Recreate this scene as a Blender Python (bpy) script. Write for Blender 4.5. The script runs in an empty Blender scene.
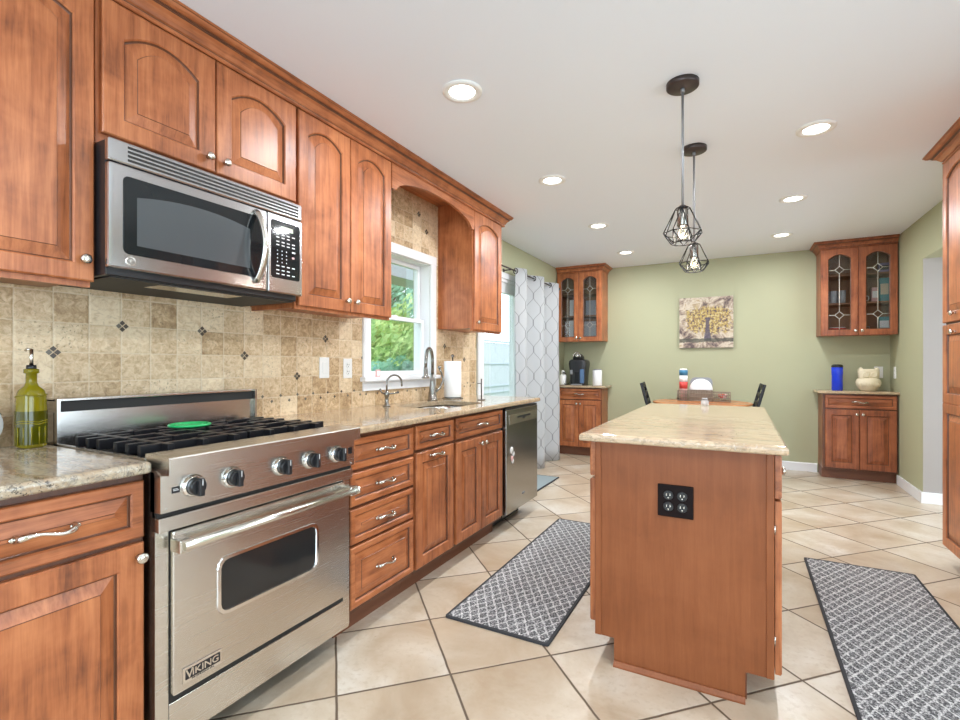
import bpy, bmesh, math, random
from mathutils import Vector, Matrix
random.seed(7)
PI = math.pi
sc = bpy.context.scene
col = sc.collection

# ---------------------------------------------------------------- camera, world, light, exposure
cam_d = bpy.data.cameras.new('camera'); cam = bpy.data.objects.new('camera', cam_d); col.objects.link(cam)
cam.location = (0, 0, 1.182); cam.rotation_euler = (PI/2, 0, math.radians(28.1))
cam_d.sensor_width = 36; cam_d.lens = 18.225; cam_d.shift_y = 4.5/960; cam_d.clip_start = .02
sc.camera = cam
sc.view_settings.view_transform = 'Standard'; sc.view_settings.look = 'None'
sc.view_settings.exposure = -0.50; sc.view_settings.gamma = 1; sc.view_settings.use_curve_mapping = False
sc.cycles.use_denoising = True
sc.cycles.max_bounces = 10; sc.cycles.diffuse_bounces = 6; sc.cycles.glossy_bounces = 4
sc.cycles.transparent_max_bounces = 16; sc.cycles.sample_clamp_indirect = 6
sc.cycles.caustics_reflective = False; sc.cycles.caustics_refractive = False
SKY = 4.2; CAN_W = 22; CAN_LENS = 9; REAR_FILL_W = 125; SUN = 3
world = bpy.data.worlds.new('sky'); sc.world = world; world.use_nodes = True
wb = world.node_tree.nodes['Background']; wb.inputs[0].default_value = (.82, .92, 1, 1); wb.inputs[1].default_value = SKY
sun_d = bpy.data.lights.new('sun', 'SUN'); sun_d.energy = SUN; sun_d.angle = .02; sun_d.color = (1, .95, .86)
sun = bpy.data.objects.new('sun', sun_d); col.objects.link(sun); sun.rotation_euler = (math.radians(38), 0, math.radians(60))
def area(name, loc, rot, sx, sy, w, colr=(1, 1, 1), shape='RECTANGLE', spread=PI):
    d = bpy.data.lights.new(name, 'AREA'); d.shape = shape; d.size = sx; d.size_y = sy; d.energy = w; d.color = colr; d.spread = spread
    o = bpy.data.objects.new(name, d); col.objects.link(o); o.location = loc; o.rotation_euler = rot; return o
# added unseen fill lamps at rear, side and hall, tilted up to brighten the ceiling
area('rear_fill', (-.2, -2.62, 1.25), (PI/2+.38, 0, 0), 3.2, 1.9, REAR_FILL_W, (.62, .82, 1))
area('side_fill', (4.15, 1.0, 1.25), (PI/2+.3, 0, PI/2), 4.0, 1.9, 125, (.66, .84, 1))
area('hall_fill', (4.15, 4.35, 1.25), (PI/2+.45, 0, PI/2), 2.2, 1.9, 100, (.80, .90, 1))

# ---------------------------------------------------------------- materials
def new_mat(name):
    m = bpy.data.materials.new(name); m.use_nodes = True
    return m, m.node_tree, m.node_tree.nodes['Principled BSDF']
class N:
    def __init__(s, nt): s.nt = nt
    def add(s, t, **kw):
        n = s.nt.nodes.new(t)
        for k, v in kw.items(): setattr(n, k, v)
        return n
    def set(s, sock, v):
        if hasattr(v, 'is_output') or isinstance(v, bpy.types.NodeSocket): s.nt.links.new(v, sock)
        elif isinstance(v, (tuple, list)) and len(v) == 3 and sock.type == 'RGBA': sock.default_value = (*v, 1)
        else: sock.default_value = v
    def m(s, op, a, b=None, c=None, clamp=False):
        n = s.add('ShaderNodeMath', operation=op); n.use_clamp = clamp
        for i, v in enumerate((a, b, c)):
            if v is not None: s.set(n.inputs[i], v)
        return n.outputs[0]
    def coords(s, kind='Object'): return s.add('ShaderNodeTexCoord').outputs[kind]
    def pos(s): return s.add('ShaderNodeNewGeometry').outputs['Position']
    def xyz(s, v):
        n = s.add('ShaderNodeSeparateXYZ'); s.set(n.inputs[0], v); return n.outputs
    def comb(s, x, y, z):
        n = s.add('ShaderNodeCombineXYZ')
        for i, v in enumerate((x, y, z)): s.set(n.inputs[i], v)
        return n.outputs[0]
    def map(s, v, scale=(1, 1, 1), loc=(0, 0, 0), rot=(0, 0, 0)):
        n = s.add('ShaderNodeMapping'); s.set(n.inputs[0], v)
        n.inputs['Location'].default_value = loc; n.inputs['Rotation'].default_value = rot; n.inputs['Scale'].default_value = scale
        return n.outputs[0]
    def vadd(s, a, b):
        n = s.add('ShaderNodeVectorMath', operation='ADD'); s.set(n.inputs[0], a); s.set(n.inputs[1], b); return n.outputs[0]
    def noise(s, v, scale, detail=3, rough=.5, dist=0):
        n = s.add('ShaderNodeTexNoise'); s.set(n.inputs['Vector'], v); n.inputs['Scale'].default_value = scale
        n.inputs['Detail'].default_value = detail; n.inputs['Roughness'].default_value = rough; n.inputs['Distortion'].default_value = dist
        return n.outputs[0]
    def white(s, v):
        n = s.add('ShaderNodeTexWhiteNoise'); s.set(n.inputs['Vector'], v); return n.outputs['Value'], n.outputs['Color']
    def ramp(s, f, *stops):
        n = s.add('ShaderNodeValToRGB'); s.set(n.inputs[0], f); e = n.color_ramp.elements
        while len(e) < len(stops): e.new(.5)
        for el, (p, c) in zip(e, stops):
            el.position = p; el.color = (c, c, c, 1) if isinstance(c, (int, float)) else (*c, 1)
        return n.outputs[0]
    def mix(s, f, a, b, mode='MIX'):
        n = s.add('ShaderNodeMix', data_type='RGBA', blend_type=mode)
        s.set(n.inputs['Factor'], f); s.set(n.inputs['A'], a); s.set(n.inputs['B'], b); return n.outputs['Result']
    def bump(s, h, strength, dist, bsdf):
        n = s.add('ShaderNodeBump'); s.set(n.inputs['Height'], h); n.inputs['Strength'].default_value = strength
        n.inputs['Distance'].default_value = dist; s.nt.links.new(n.outputs[0], bsdf.inputs['Normal'])
    def rnd(s):
        return s.add('ShaderNodeObjectInfo').outputs['Random']
def srgb(r, g, b):
    f = lambda c: (c/255/12.92) if c/255 <= .04045 else ((c/255+.055)/1.055)**2.4
    return (f(r), f(g), f(b))
def plain(name, c, rough=.5, metal=0, **kw):
    m, nt, b = new_mat(name); b.inputs['Base Color'].default_value = (*c, 1)
    b.inputs['Roughness'].default_value = rough; b.inputs['Metallic'].default_value = metal
    n = N(nt)                                                    # faint procedural unevenness of the finish
    r = n.m('ADD', n.m('MULTIPLY', n.noise(n.coords(), 14), .06), rough-.03); n.set(b.inputs['Roughness'], r)
    for k, v in kw.items(): b.inputs[k.replace('_', ' ')].default_value = v
    return m
def wood(name, dark, mid, light, axis=2, rough=.36):
    m, nt, b = new_mat(name); n = N(nt)
    off = n.m('MULTIPLY', n.rnd(), 37.)
    c = n.vadd(n.coords(), n.comb(off, off, off))
    sc_ = [26, 26, 26]; sc_[axis] = 1.6
    grain = n.noise(n.map(c, tuple(sc_)), 1.6, 5, .6, .6)
    blot = n.noise(c, 5.5, 4, .6, .4)
    fine = n.noise(n.map(c, tuple(8*v for v in sc_)), 1.2, 2)
    f = n.m('ADD', n.m('MULTIPLY', grain, .45), n.m('ADD', n.m('MULTIPLY', blot, .45), n.m('MULTIPLY', fine, .12)))
    cr = n.ramp(f, (.35, dark), (.50, mid), (.66, light))
    spots = n.ramp(n.noise(c, 30, 2, .5), (.0, (.45, .4, .38)), (.27, (1, 1, 1)))
    n.set(b.inputs['Base Color'], n.mix(.55, cr, spots, 'MULTIPLY'))
    n.set(b.inputs['Roughness'], n.m('ADD', n.m('MULTIPLY', blot, .12), rough-.06))
    b.inputs['Specular IOR Level'].default_value = .5
    n.bump(grain, .06, .002, b)
    if name.startswith('island'): b.inputs['Specular IOR Level'].default_value = .25
    return m
D_, M_, L_ = (.145, .041, .014), (.375, .118, .041), (.55, .205, .080)
W = wood('stained_maple', D_, M_, L_)
WH = wood('stained_maple_horizontal', D_, M_, L_, 0)
WY = wood('stained_maple_run', D_, M_, L_, 1)
WI = wood('island_panel_maple', (.21, .066, .024), (.255, .083, .031), (.30, .102, .040))
WD = wood('buffet_maple', (.10, .028, .012), (.275, .080, .031), (.43, .145, .058))
WDH = wood('buffet_maple_horizontal', (.10, .028, .012), (.275, .080, .031), (.43, .145, .058), 0)
GL = wood('groove_glaze_and_gap_shade', (.07, .028, .014), (.12, .045, .022), (.17, .065, .03))  # glaze in the grooves; on base cabinet fronts it paints gap shade
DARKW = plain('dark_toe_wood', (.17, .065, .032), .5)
BLACKG = plain('shadow_gap_black', (.012, .011, .01), .6)
CABIN = plain('cabinet_interior', (.30, .15, .075), .5)
def steel(name, c, rough=.27, axis=1):
    m, nt, b = new_mat(name); n = N(nt)
    s_ = [220, 220, 220]; s_[axis] = 1.5
    g = n.noise(n.map(n.coords(), tuple(s_)), 2, 2)
    cl = n.noise(n.coords(), 3.2, 3)
    b.inputs['Metallic'].default_value = 1
    n.set(b.inputs['Base Color'], n.mix(n.m('MULTIPLY', cl, .5), c, tuple(.8*v for v in c)))
    n.set(b.inputs['Roughness'], n.m('ADD', n.m('MULTIPLY', g, .05), rough-.03))
    return m
ST = steel('brushed_steel', (.70, .665, .61), .27, 0); STX = steel('brushed_steel_x', (.62, .60, .57), .24, 0)
STB = steel('brushed_steel_band', (.56, .56, .57), .2, 0)
NICKEL = plain('satin_nickel', (.66, .63, .57), .24, 1); CHROME = plain('chrome', (.82, .82, .82), .09, 1)
BRUSHN = plain('brushed_nickel', (.27, .255, .23), .25, 1)
BRONZE = plain('oil_rubbed_bronze', (.075, .058, .055), .38, .7)
IRON = plain('cast_iron', (.010, .010, .012), .3, 0, Specular_IOR_Level=.28)
ENAMEL = plain('black_enamel', (.012, .012, .014), .16); BLKP = plain('black_plastic', (.014, .014, .016), .3)
BLKGL = plain('black_glass', (.012, .015, .017), .05)
GREYGL = plain('screened_glass', (.075, .083, .088), .14)
OVENGL = plain('oven_glass', (.02, .02, .02), .04)
WHITE = plain('white_plastic', (.80, .80, .78), .35); TRIMW = plain('white_trim_paint', (.80, .81, .82), .35)
PAPER = plain('paper', (.86, .86, .85), .8); CERAM = plain('cream_ceramic', (.72, .64, .46), .22)
GREENS = plain('green_silicone', (.015, .42, .12), .35)
TEXTW = plain('printed_white', (.75, .75, .75), .5); DBR = plain('dark_bronze_plate', (.012, .007, .007), .5, Specular_IOR_Level=.08)
REDP = plain('red_paper', (.62, .06, .05), .5); BLUEP = plain('blue_paper', (.05, .22, .38), .4); PINKP = plain('pink_paper', (.72, .42, .40), .6)
LEAD = plain('lead_came', (.72, .68, .58), .35, .6)
WIRE = plain('woven_grey_basket', (.26, .21, .16), .8); GREYD = plain('grey_metal', (.30, .30, .31), .4, .5)
TEAL = plain('teal_box', (.10, .34, .36), .5); LILAC = plain('lilac_box', (.30, .24, .40), .5)
TILEDK = plain('dark_mosaic', (.07, .052, .038), .35); TILEDK2 = plain('grey_mosaic', (.15, .13, .10), .35)
def glass(name, tint=(1, 1, 1), refl=.10, rough=.02):
    m, nt, b = new_mat(name); n = N(nt); nt.nodes.remove(b)
    t = n.add('ShaderNodeBsdfTransparent'); t.inputs[0].default_value = (*tint, 1)
    g = n.add('ShaderNodeBsdfGlossy'); g.inputs['Roughness'].default_value = rough
    f = n.add('ShaderNodeFresnel'); f.inputs[0].default_value = 1.45
    wob = n.m('ADD', f.outputs[0], n.m('MULTIPLY', n.noise(n.coords(), 3), refl*.2))
    mx = n.add('ShaderNodeMixShader'); n.set(mx.inputs[0], n.m('MULTIPLY', wob, refl*10, clamp=True))
    nt.links.new(t.outputs[0], mx.inputs[1]); nt.links.new(g.outputs[0], mx.inputs[2])
    nt.links.new(mx.outputs[0], nt.nodes['Material Output'].inputs[0]); return m
GLASS = glass('window_glass', (.97, .99, 1), .03); CGLASS = glass('cabinet_glass', (.93, .94, .94), .10)
def _tum():
    m, nt, b = new_mat('clear_tumbler'); n = N(nt); b.inputs['Roughness'].default_value = .08; n.set(b.inputs['Base Color'], n.mix(n.noise(n.coords(), 20), (.8, .84, .86), (.6, .66, .7))); b.inputs['Alpha'].default_value = .5; return m
TUMBLER = _tum(); BULB = glass('bulb_glass', (.97, .95, .9), .08)
def emit(name, c, s):
    m, nt, b = new_mat(name); b.inputs['Base Color'].default_value = (*c, 1)
    b.inputs['Emission Color'].default_value = (*c, 1); b.inputs['Emission Strength'].default_value = s; return m
LENS = emit('lit_lens', (1, .97, .92), CAN_LENS); FIL = emit('filament', (.9, .7, .45), .6)
LCD = emit('display', (.55, .62, .48), .25)
def tinted(name, c, rough=.06):
    m, nt, b = new_mat(name); n = N(nt); b.inputs['Roughness'].default_value = rough
    n.set(b.inputs['Base Color'], n.mix(n.noise(n.coords(), 25, 2), c, tuple(.6*v for v in c)))
    b.inputs['Transmission Weight'].default_value = .1; b.inputs['Coat Weight'].default_value = .2; return m
OLIVE = tinted('olive_glass', (.27, .225, .005)); OIL = tinted('olive_oil', (.075, .075, .002)); COBALT = tinted('cobalt_glass', (.01, .06, .85))
def paint(name, c, amt=.05):
    m, nt, b = new_mat(name); n = N(nt); p = n.pos()
    f = n.noise(p, 1.3, 3); n.set(b.inputs['Base Color'], n.mix(f, tuple(v*(1-amt) for v in c), tuple(min(1, v*(1+amt)) for v in c)))
    b.inputs['Roughness'].default_value = .62; n.bump(n.noise(p, 260, 2), .05, .001, b); return m
GREEN = paint('sage_green_paint', (.415, .418, .268)); GREY = paint('pale_grey_paint', (.37, .345, .325)); CEIL = paint('ceiling_white', (.82, .875, .96), .01)
def floor_mat():
    m, nt, b = new_mat('diagonal_floor_tile'); n = N(nt); p = n.pos(); x, y, z = n.xyz(p)
    wob = n.m('MULTIPLY', n.m('SUBTRACT', n.noise(p, 9, 2), .5), .006)
    a = n.m('DIVIDE', n.m('ADD', n.m('SUBTRACT', n.m('ADD', x, y), .02-5.9), wob), .59)
    c = n.m('DIVIDE', n.m('ADD', n.m('SUBTRACT', n.m('SUBTRACT', y, x), .195-5.9), wob), .59)
    def edge(v): f = n.m('FRACT', v); return n.m('MINIMUM', f, n.m('SUBTRACT', 1., f))
    d = n.m('MINIMUM', edge(a), edge(c))
    g = n.ramp(d, (.0085, 1.), (.0125, 0.))
    r, rc = n.white(n.comb(n.m('FLOOR', a), n.m('FLOOR', c), 0.))
    pp = n.vadd(p, n.comb(n.m('MULTIPLY', r, 40.), n.m('MULTIPLY', r, 17.), r))
    cl = n.noise(pp, 2.6, 5, .6, .5); fl = n.noise(pp, 42, 3, .6)
    base = n.ramp(cl, (.32, (.40, .295, .195)), (.52, (.55, .465, .36)), (.70, (.67, .62, .54)))
    base = n.mix(n.m('MULTIPLY', n.ramp(fl, (.36, 1.), (.46, 0.)), .35), base, (.42, .33, .23))
    base = n.mix(n.m('MULTIPLY', r, .40), base, (.50, .385, .265))
    n.set(b.inputs['Base Color'], n.mix(g, base, (.115, .078, .05)))
    n.set(b.inputs['Roughness'], n.m('ADD', n.m('MULTIPLY', g, .4), n.m('ADD', .24, n.m('MULTIPLY', fl, .14))))
    h = n.ramp(d, (.006, 0.), (.016, 1.)); n.bump(n.m('ADD', h, n.m('MULTIPLY', cl, .15)), .5, .0025, b); return m
FLOOR = floor_mat()
def trav_mat():
    m, nt, b = new_mat('travertine_backsplash'); n = N(nt); p = n.pos(); x, y, z = n.xyz(p)
    wob = n.m('MULTIPLY', n.m('SUBTRACT', n.noise(p, 60, 2), .5), .004)
    a = n.m('DIVIDE', n.m('ADD', n.m('SUBTRACT', y, .798-10.63), wob), .1063); c = n.m('DIVIDE', n.m('ADD', n.m('SUBTRACT', z, 1.225-2.126), wob), .1063)
    def edge(v): f = n.m('FRACT', v); return n.m('MINIMUM', f, n.m('SUBTRACT', 1., f))
    d = n.m('MINIMUM', edge(a), edge(c)); g = n.ramp(d, (.012, 1.), (.03, 0.))
    ia, ic = n.m('FLOOR', a), n.m('FLOOR', c)
    r, rc = n.white(n.comb(ia, ic, 3.)); r2, _ = n.white(n.comb(ic, ia, 9.))
    pp = n.vadd(p, n.comb(r, n.m('MULTIPLY', r, 21.), n.m('MULTIPLY', r, 13.)))
    tone = n.m('ADD', n.m('MULTIPLY', r, .62), n.m('MULTIPLY', n.noise(pp, 14, 4, .6, .8), .55))
    det = n.noise(pp, 38, 4, .7, 1.0); tone = n.m('ADD', n.m('MULTIPLY', tone, .8), n.m('MULTIPLY', n.m('SUBTRACT', det, .5), 1.3))
    base = n.ramp(tone, (.18, (.80, .645, .44)), (.46, (.66, .49, .305)), (.68, (.49, .335, .18)), (.90, (.31, .19, .095)))
    veins = n.ramp(n.noise(n.map(pp, (1, 12, 34)), 2.2, 3, .6, 1.2), (.56, 0.), (.66, 1.))
    base = n.mix(n.m('MULTIPLY', veins, .30), base, (.34, .23, .13))
    pit = n.m('MULTIPLY', n.ramp(n.noise(pp, 85, 2, .7), (.60, 0.), (.68, 1.)), n.ramp(r2, (.30, .15), (.8, 1.)))
    base = n.mix(n.m('MULTIPLY', pit, .6), base, (.17, .11, .06))
    n.set(b.inputs['Base Color'], n.mix(n.m('MULTIPLY', g, .6), base, (.74, .62, .45)))
    b.inputs['Roughness'].default_value = .5
    n.bump(n.m('SUBTRACT', n.ramp(d, (.0, 0.), (.06, 1.)), n.m('MULTIPLY', pit, .5)), .5, .003, b); return m
TRAV = trav_mat()
def granite(name, rot, pale, mid, dark, fleck, warp=1.6, flecks=.5):
    m, nt, b = new_mat(name); n = N(nt); p = n.pos()
    v = n.map(p, (1.0, 4.2, 4.2), rot=(0, 0, rot))
    big = n.noise(v, 1.7, 6, .62, warp); vein = n.noise(v, 3.6, 5, .6, 2.2)
    base = n.ramp(big, (.30, mid), (.46, pale), (.58, tuple(.5*(u+w) for u, w in zip(pale, mid))), (.72, dark))
    vm = n.ramp(vein, (.455, 0.), (.50, 1.), (.545, 0.))
    base = n.mix(n.m('MULTIPLY', vm, .6), base, dark)
    f1 = n.ramp(n.noise(p, 140, 2, .6), (.56, 0.), (.63, 1.)); zone = n.ramp(n.noise(p, 6, 3), (.42, .15), (.65, 1.))
    base = n.mix(n.m('MULTIPLY', n.m('MULTIPLY', f1, zone), flecks), base, fleck)
    f2 = n.ramp(n.noise(p, 90, 2, .6), (.60, 0.), (.68, 1.)); base = n.mix(n.m('MULTIPLY', f2, .35), base, (.66, .62, .54))
    n.set(b.inputs['Base Color'], base); b.inputs['Roughness'].default_value = .10; return m
GRI = granite('island_granite', .9, (.58, .445, .305), (.42, .25, .135), (.27, .215, .15), (.19, .14, .10), flecks=.5)
GRL = granite('sink_run_granite', 1.2, (.50, .385, .25), (.38, .25, .14), (.22, .165, .115), (.10, .08, .06), flecks=.7)
GRG = granite('left_counter_granite', 1.0, (.44, .38, .285), (.30, .19, .10), (.15, .145, .135), (.03, .025, .025), flecks=.95)
def rug_mat():
    m, nt, b = new_mat('grey_trellis_rug'); n = N(nt); p = n.pos(); x, y, z = n.xyz(p)
    k = .048
    wp = n.m('MULTIPLY', n.m('SUBTRACT', n.noise(p, 30, 2), .5), .02)
    a = n.m('DIVIDE', n.m('ADD', n.m('ADD', x, wp), n.m('MULTIPLY', y, .62)), k); c = n.m('DIVIDE', n.m('SUBTRACT', n.m('ADD', x, wp), n.m('MULTIPLY', y, .62)), k)
    def tri(v): return n.m('ABSOLUTE', n.m('SUBTRACT', n.m('FRACT', v), .5))
    s1 = n.m('MINIMUM', tri(a), tri(c)); s2 = n.m('MAXIMUM', tri(a), tri(c))
    pat = n.m('ADD', n.ramp(s1, (.05, 1.), (.12, 0.)), n.ramp(s2, (.12, 1.), (.2, 0.)), clamp=True)
    w = n.noise(n.map(p, (1, 1, 1)), 120, 3, .8)
    f = n.m('ADD', n.m('MULTIPLY', pat, .13), n.m('MULTIPLY', w, .96))
    cr = n.ramp(f, (.38, (.03, .031, .034)), (.48, (.12, .12, .125)), (.56, (.34, .34, .34)), (.68, (.68, .68, .67)))
    n.set(b.inputs['Base Color'], cr); b.inputs['Roughness'].default_value = .95; n.bump(w, .6, .004, b); return m
RUG = rug_mat(); RUGB = plain('rug_binding', (.035, .036, .04), .9)
MATC = plain('pale_door_mat', (.27, .32, .33), .95)
def curtain_mat():
    m, nt, b = new_mat('ogee_curtain_cloth'); n = N(nt)
    uv = n.add('ShaderNodeUVMap'); uv.uv_map = 'UVMap'; u, v, _ = n.xyz(uv.outputs[0])
    s = n.m('DIVIDE', u, .092); i = n.m('ROUND', s); sg = n.m('SUBTRACT', n.m('MULTIPLY', n.m('ABSOLUTE', n.m('MODULO', i, 2.)), 2.), 1.)
    sh = n.m('MULTIPLY', n.m('COSINE', n.m('MULTIPLY', v, 2*PI/.30)), 1.25)
    sh = n.m('MAXIMUM', n.m('MINIMUM', sh, 1.), -1.)
    d = n.m('ABSOLUTE', n.m('SUBTRACT', n.m('SUBTRACT', s, i), n.m('MULTIPLY', n.m('MULTIPLY', sg, .46), sh)))
    ln = n.ramp(d, (.035, 1.), (.06, 0.))
    c = n.mix(n.m('MULTIPLY', ln, .62), (.60, .61, .625), (.15, .155, .16))
    n.set(b.inputs['Base Color'], c); b.inputs['Roughness'].default_value = .9
    n.bump(n.noise(n.coords(), 300, 2), .1, .001, b)
    t = n.add('ShaderNodeBsdfTranslucent'); n.set(t.inputs[0], c); mx = n.add('ShaderNodeMixShader'); mx.inputs[0].default_value = .35
    nt.links.new(b.outputs[0], mx.inputs[1]); nt.links.new(t.outputs[0], mx.inputs[2]); nt.links.new(mx.outputs[0], nt.nodes['Material Output'].inputs[0])
    return m
CURT = curtain_mat()
def art_mat():
    m, nt, b = new_mat('painted_tree_canvas'); n = N(nt); o = n.coords(); x, y, z = n.xyz(o)
    nz = n.noise(o, 11, 4, .7); nf = n.noise(o, 34, 3, .7)
    bg = n.ramp(n.noise(o, 7, 5, .7, .6), (.38, (.10, .07, .07)), (.46, (.34, .26, .20)), (.55, (.60, .53, .42)), (.66, (.36, .25, .14)))
    cx = n.m('SUBTRACT', x, .02); cz = n.m('SUBTRACT', z, .03)
    e = n.m('SQRT', n.m('ADD', n.m('POWER', n.m('DIVIDE', cx, .30), 2.), n.m('POWER', n.m('DIVIDE', cz, .19), 2.)))
    crown = n.ramp(n.m('ADD', e, n.m('MULTIPLY', n.m('SUBTRACT', nz, .5), 1.9)), (.75, 1.), (1.15, 0.))
    leaf = n.ramp(nf, (.38, (.07, .05, .07)), (.46, (.24, .16, .10)), (.54, (.50, .36, .07)), (.62, (.52, .45, .30)))
    c = n.mix(crown, bg, leaf)
    tw = n.m('ADD', .016, n.m('MULTIPLY', n.m('ABSOLUTE', n.m('ADD', z, .02)), .12))
    tr = n.m('MULTIPLY', n.m('LESS_THAN', n.m('ABSOLUTE', n.m('ADD', cx, n.m('MULTIPLY', n.m('SUBTRACT', nz, .5), .05))), tw), n.m('MULTIPLY', n.m('LESS_THAN', z, .06), n.m('GREATER_THAN', z, -.22)))
    c = n.mix(n.m('MULTIPLY', tr, .85), c, (.07, .06, .10))
    gd = n.m('LESS_THAN', n.m('ABSOLUTE', n.m('ADD', n.m('ADD', z, .215), n.m('MULTIPLY', n.m('SUBTRACT', nz, .5), .06))), .022)
    c = n.mix(n.m('MULTIPLY', gd, .8), c, (.05, .055, .04))
    n.set(b.inputs['Base Color'], c); b.inputs['Roughness'].default_value = .6; n.bump(nf, .3, .002, b); return m
ART = art_mat(); ARTS = plain('canvas_edge', (.06, .04, .03), .7)
def leaf_mat(name, a, b_):
    m, nt, b = new_mat(name); n = N(nt); f = n.noise(n.pos(), 2.5, 3)
    c = n.mix(n.ramp(f, (.35, 0.), (.65, 1.)), a, b_)
    n.set(b.inputs['Base Color'], c); b.inputs['Roughness'].default_value = .6
    t = n.add('ShaderNodeBsdfTranslucent'); n.set(t.inputs[0], c); mx = n.add('ShaderNodeMixShader'); mx.inputs[0].default_value = .4
    nt.links.new(b.outputs[0], mx.inputs[1]); nt.links.new(t.outputs[0], mx.inputs[2]); nt.links.new(mx.outputs[0], nt.nodes['Material Output'].inputs[0])
    return m
LEAFY = leaf_mat('yellow_green_leaves', (.22, .40, .12), (.62, .78, .34)); LEAFB = leaf_mat('blue_green_leaves', (.12, .34, .20), (.38, .66, .50))
BARK = plain('bark', (.12, .09, .07), .9); LAWN = paint('lawn_green', (.16, .30, .07), .3); VINYL = paint('white_vinyl', (.46, .49, .52), .02)
SOFF = paint('porch_fascia_grey', (.42, .47, .52), .02); TABLEW = wood('table_orange_wood', (.30, .10, .035), (.50, .19, .07), (.6, .27, .11), 0, .25)
CHAIRB = plain('black_painted_wood', (.012, .013, .016), .5, Specular_IOR_Level=.25)

# ---------------------------------------------------------------- geometry helpers
class B:
    def __init__(s): s.bm = bmesh.new()
    def face(s, vs, mi=0, smooth=False):
        try: f = s.bm.faces.new(vs); f.material_index = mi; f.smooth = smooth; return f
        except ValueError: return None
    def box(s, x0, x1, y0, y1, z0, z1, mi=0, bev=0):
        t = bmesh.new(); bmesh.ops.create_cube(t, size=1)
        for v in t.verts: v.co = Vector(((x0+x1)/2+v.co.x*(x1-x0), (y0+y1)/2+v.co.y*(y1-y0), (z0+z1)/2+v.co.z*(z1-z0)))
        if bev: bmesh.ops.bevel(t, geom=list(t.edges), offset=bev, segments=2, affect='EDGES', profile=.5)
        s.merge(t, mi); return s
    def merge(s, t, mi=None, mat=None, smooth=False):
        mp = {}
        for v in t.verts: mp[v] = s.bm.verts.new(mat @ v.co if mat else v.co)
        for f in t.faces:
            g = s.face([mp[v] for v in f.verts], f.material_index if mi is None else mi, smooth or f.smooth)
        t.free(); return s
    def loops(s, ls, mi=0, closed=True, cap0=True, cap1=True, smooth=False, mis=None):
        vs = [[s.bm.verts.new(p) for p in l] for l in ls]; n = len(vs[0])
        for k in range(len(vs)-1):
            for i in range(n if closed else n-1):
                j = (i+1) % n; s.face([vs[k][i], vs[k][j], vs[k+1][j], vs[k+1][i]], mis[k] if mis else mi, smooth)
        if cap0: s.face(vs[0][::-1], mis[0] if mis else mi)
        if cap1: s.face(vs[-1], mis[-1] if mis else mi)
        return vs
    def lathe(s, prof, c=(0, 0, 0), ax='z', n=24, mi=0, smooth=True, caps=True):
        def P(r, h, a):
            u, v = r*math.cos(a), r*math.sin(a)
            return Vector(c)+Vector({'z': (u, v, h), 'x': (h, u, v), 'y': (v, h, u)}[ax])
        s.loops([[P(max(r, 1e-4), h, 2*PI*i/n) for i in range(n)] for r, h in prof], mi, smooth=smooth, cap0=caps, cap1=caps); return s
    def cyl(s, c, r, h, ax='z', n=24, mi=0): return s.lathe([(r, 0), (r, h)], c, ax, n, mi)
    def tube(s, pts, r, n=10, mi=0, closed=False, caps=True):
        pts = [Vector(p) for p in pts]; ls = []; up = None; N_ = len(pts)
        for i, p in enumerate(pts):
            if closed: d = pts[(i+1) % N_]-pts[i-1]
            else: d = pts[min(i+1, N_-1)]-pts[max(i-1, 0)]
            d.normalize()
            if up is None: up = Vector((0, 0, 1)) if abs(d.z) < .9 else Vector((1, 0, 0))
            a = d.cross(up); a.normalize(); b2 = a.cross(d); b2.normalize(); up = b2
            rr = r[i] if isinstance(r, list) else r
            rx, ry = rr if isinstance(rr, tuple) else (rr, rr)
            ls.append([p+a*rx*math.cos(2*PI*k/n)+b2*ry*math.sin(2*PI*k/n) for k in range(n)])
        if closed: ls.append(ls[0])
        s.loops(ls, mi, smooth=True, cap0=caps and not closed, cap1=caps and not closed); return s
    def prism(s, poly, a, b_, plane='xz', mi=0):
        f = {'xz': lambda p, h: (p[0], h, p[1]), 'yz': lambda p, h: (h, p[0], p[1]), 'xy': lambda p, h: (p[0], p[1], h)}[plane]
        s.loops([[f(p, a) for p in poly], [f(p, b_) for p in poly]], mi); return s
    def ball(s, c, r, sc_=(1, 1, 1), mi=0, seg=20, rings=12):
        s.loops([[(c[0]+r*sc_[0]*math.sin(PI*max(min(k/rings, .999), .001))*math.cos(2*PI*i/seg), c[1]+r*sc_[1]*math.sin(PI*max(min(k/rings, .999), .001))*math.sin(2*PI*i/seg), c[2]-r*sc_[2]*math.cos(PI*k/rings)) for i in range(seg)] for k in range(rings+1)], mi, smooth=True); return s
def mk(name, b, mats, parent=None, loc=(0, 0, 0), rot=(0, 0, 0)):
    bm = b.bm; bmesh.ops.remove_doubles(bm, verts=bm.verts, dist=1e-5); bmesh.ops.recalc_face_normals(bm, faces=bm.faces)
    me = bpy.data.meshes.new(name); bm.to_mesh(me); bm.free()
    for m in (mats if isinstance(mats, (list, tuple)) else [mats]): me.materials.append(m)
    o = bpy.data.objects.new(name, me); col.objects.link(o); o.parent = parent; o.location = loc; o.rotation_euler = rot
    return o
def tag(o, label=None, cat=None, group=None, kind=None):
    if label: o['label'] = label
    if cat: o['category'] = cat
    if group: o['group'] = group
    if kind: o['kind'] = kind
    return o
def thing(name, label, cat, loc=(0, 0, 0), rz=0, group=None, kind=None):
    o = bpy.data.objects.new(name, None); col.objects.link(o); o.location = loc; o.rotation_euler = (0, 0, rz); o.empty_display_size = .1
    return tag(o, label, cat, group, kind)
def struct(name, b, m, parent=None, **k):
    o = mk(name, b, m, parent, **k)
    if parent is None: o['kind'] = 'structure'
    return o
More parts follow.
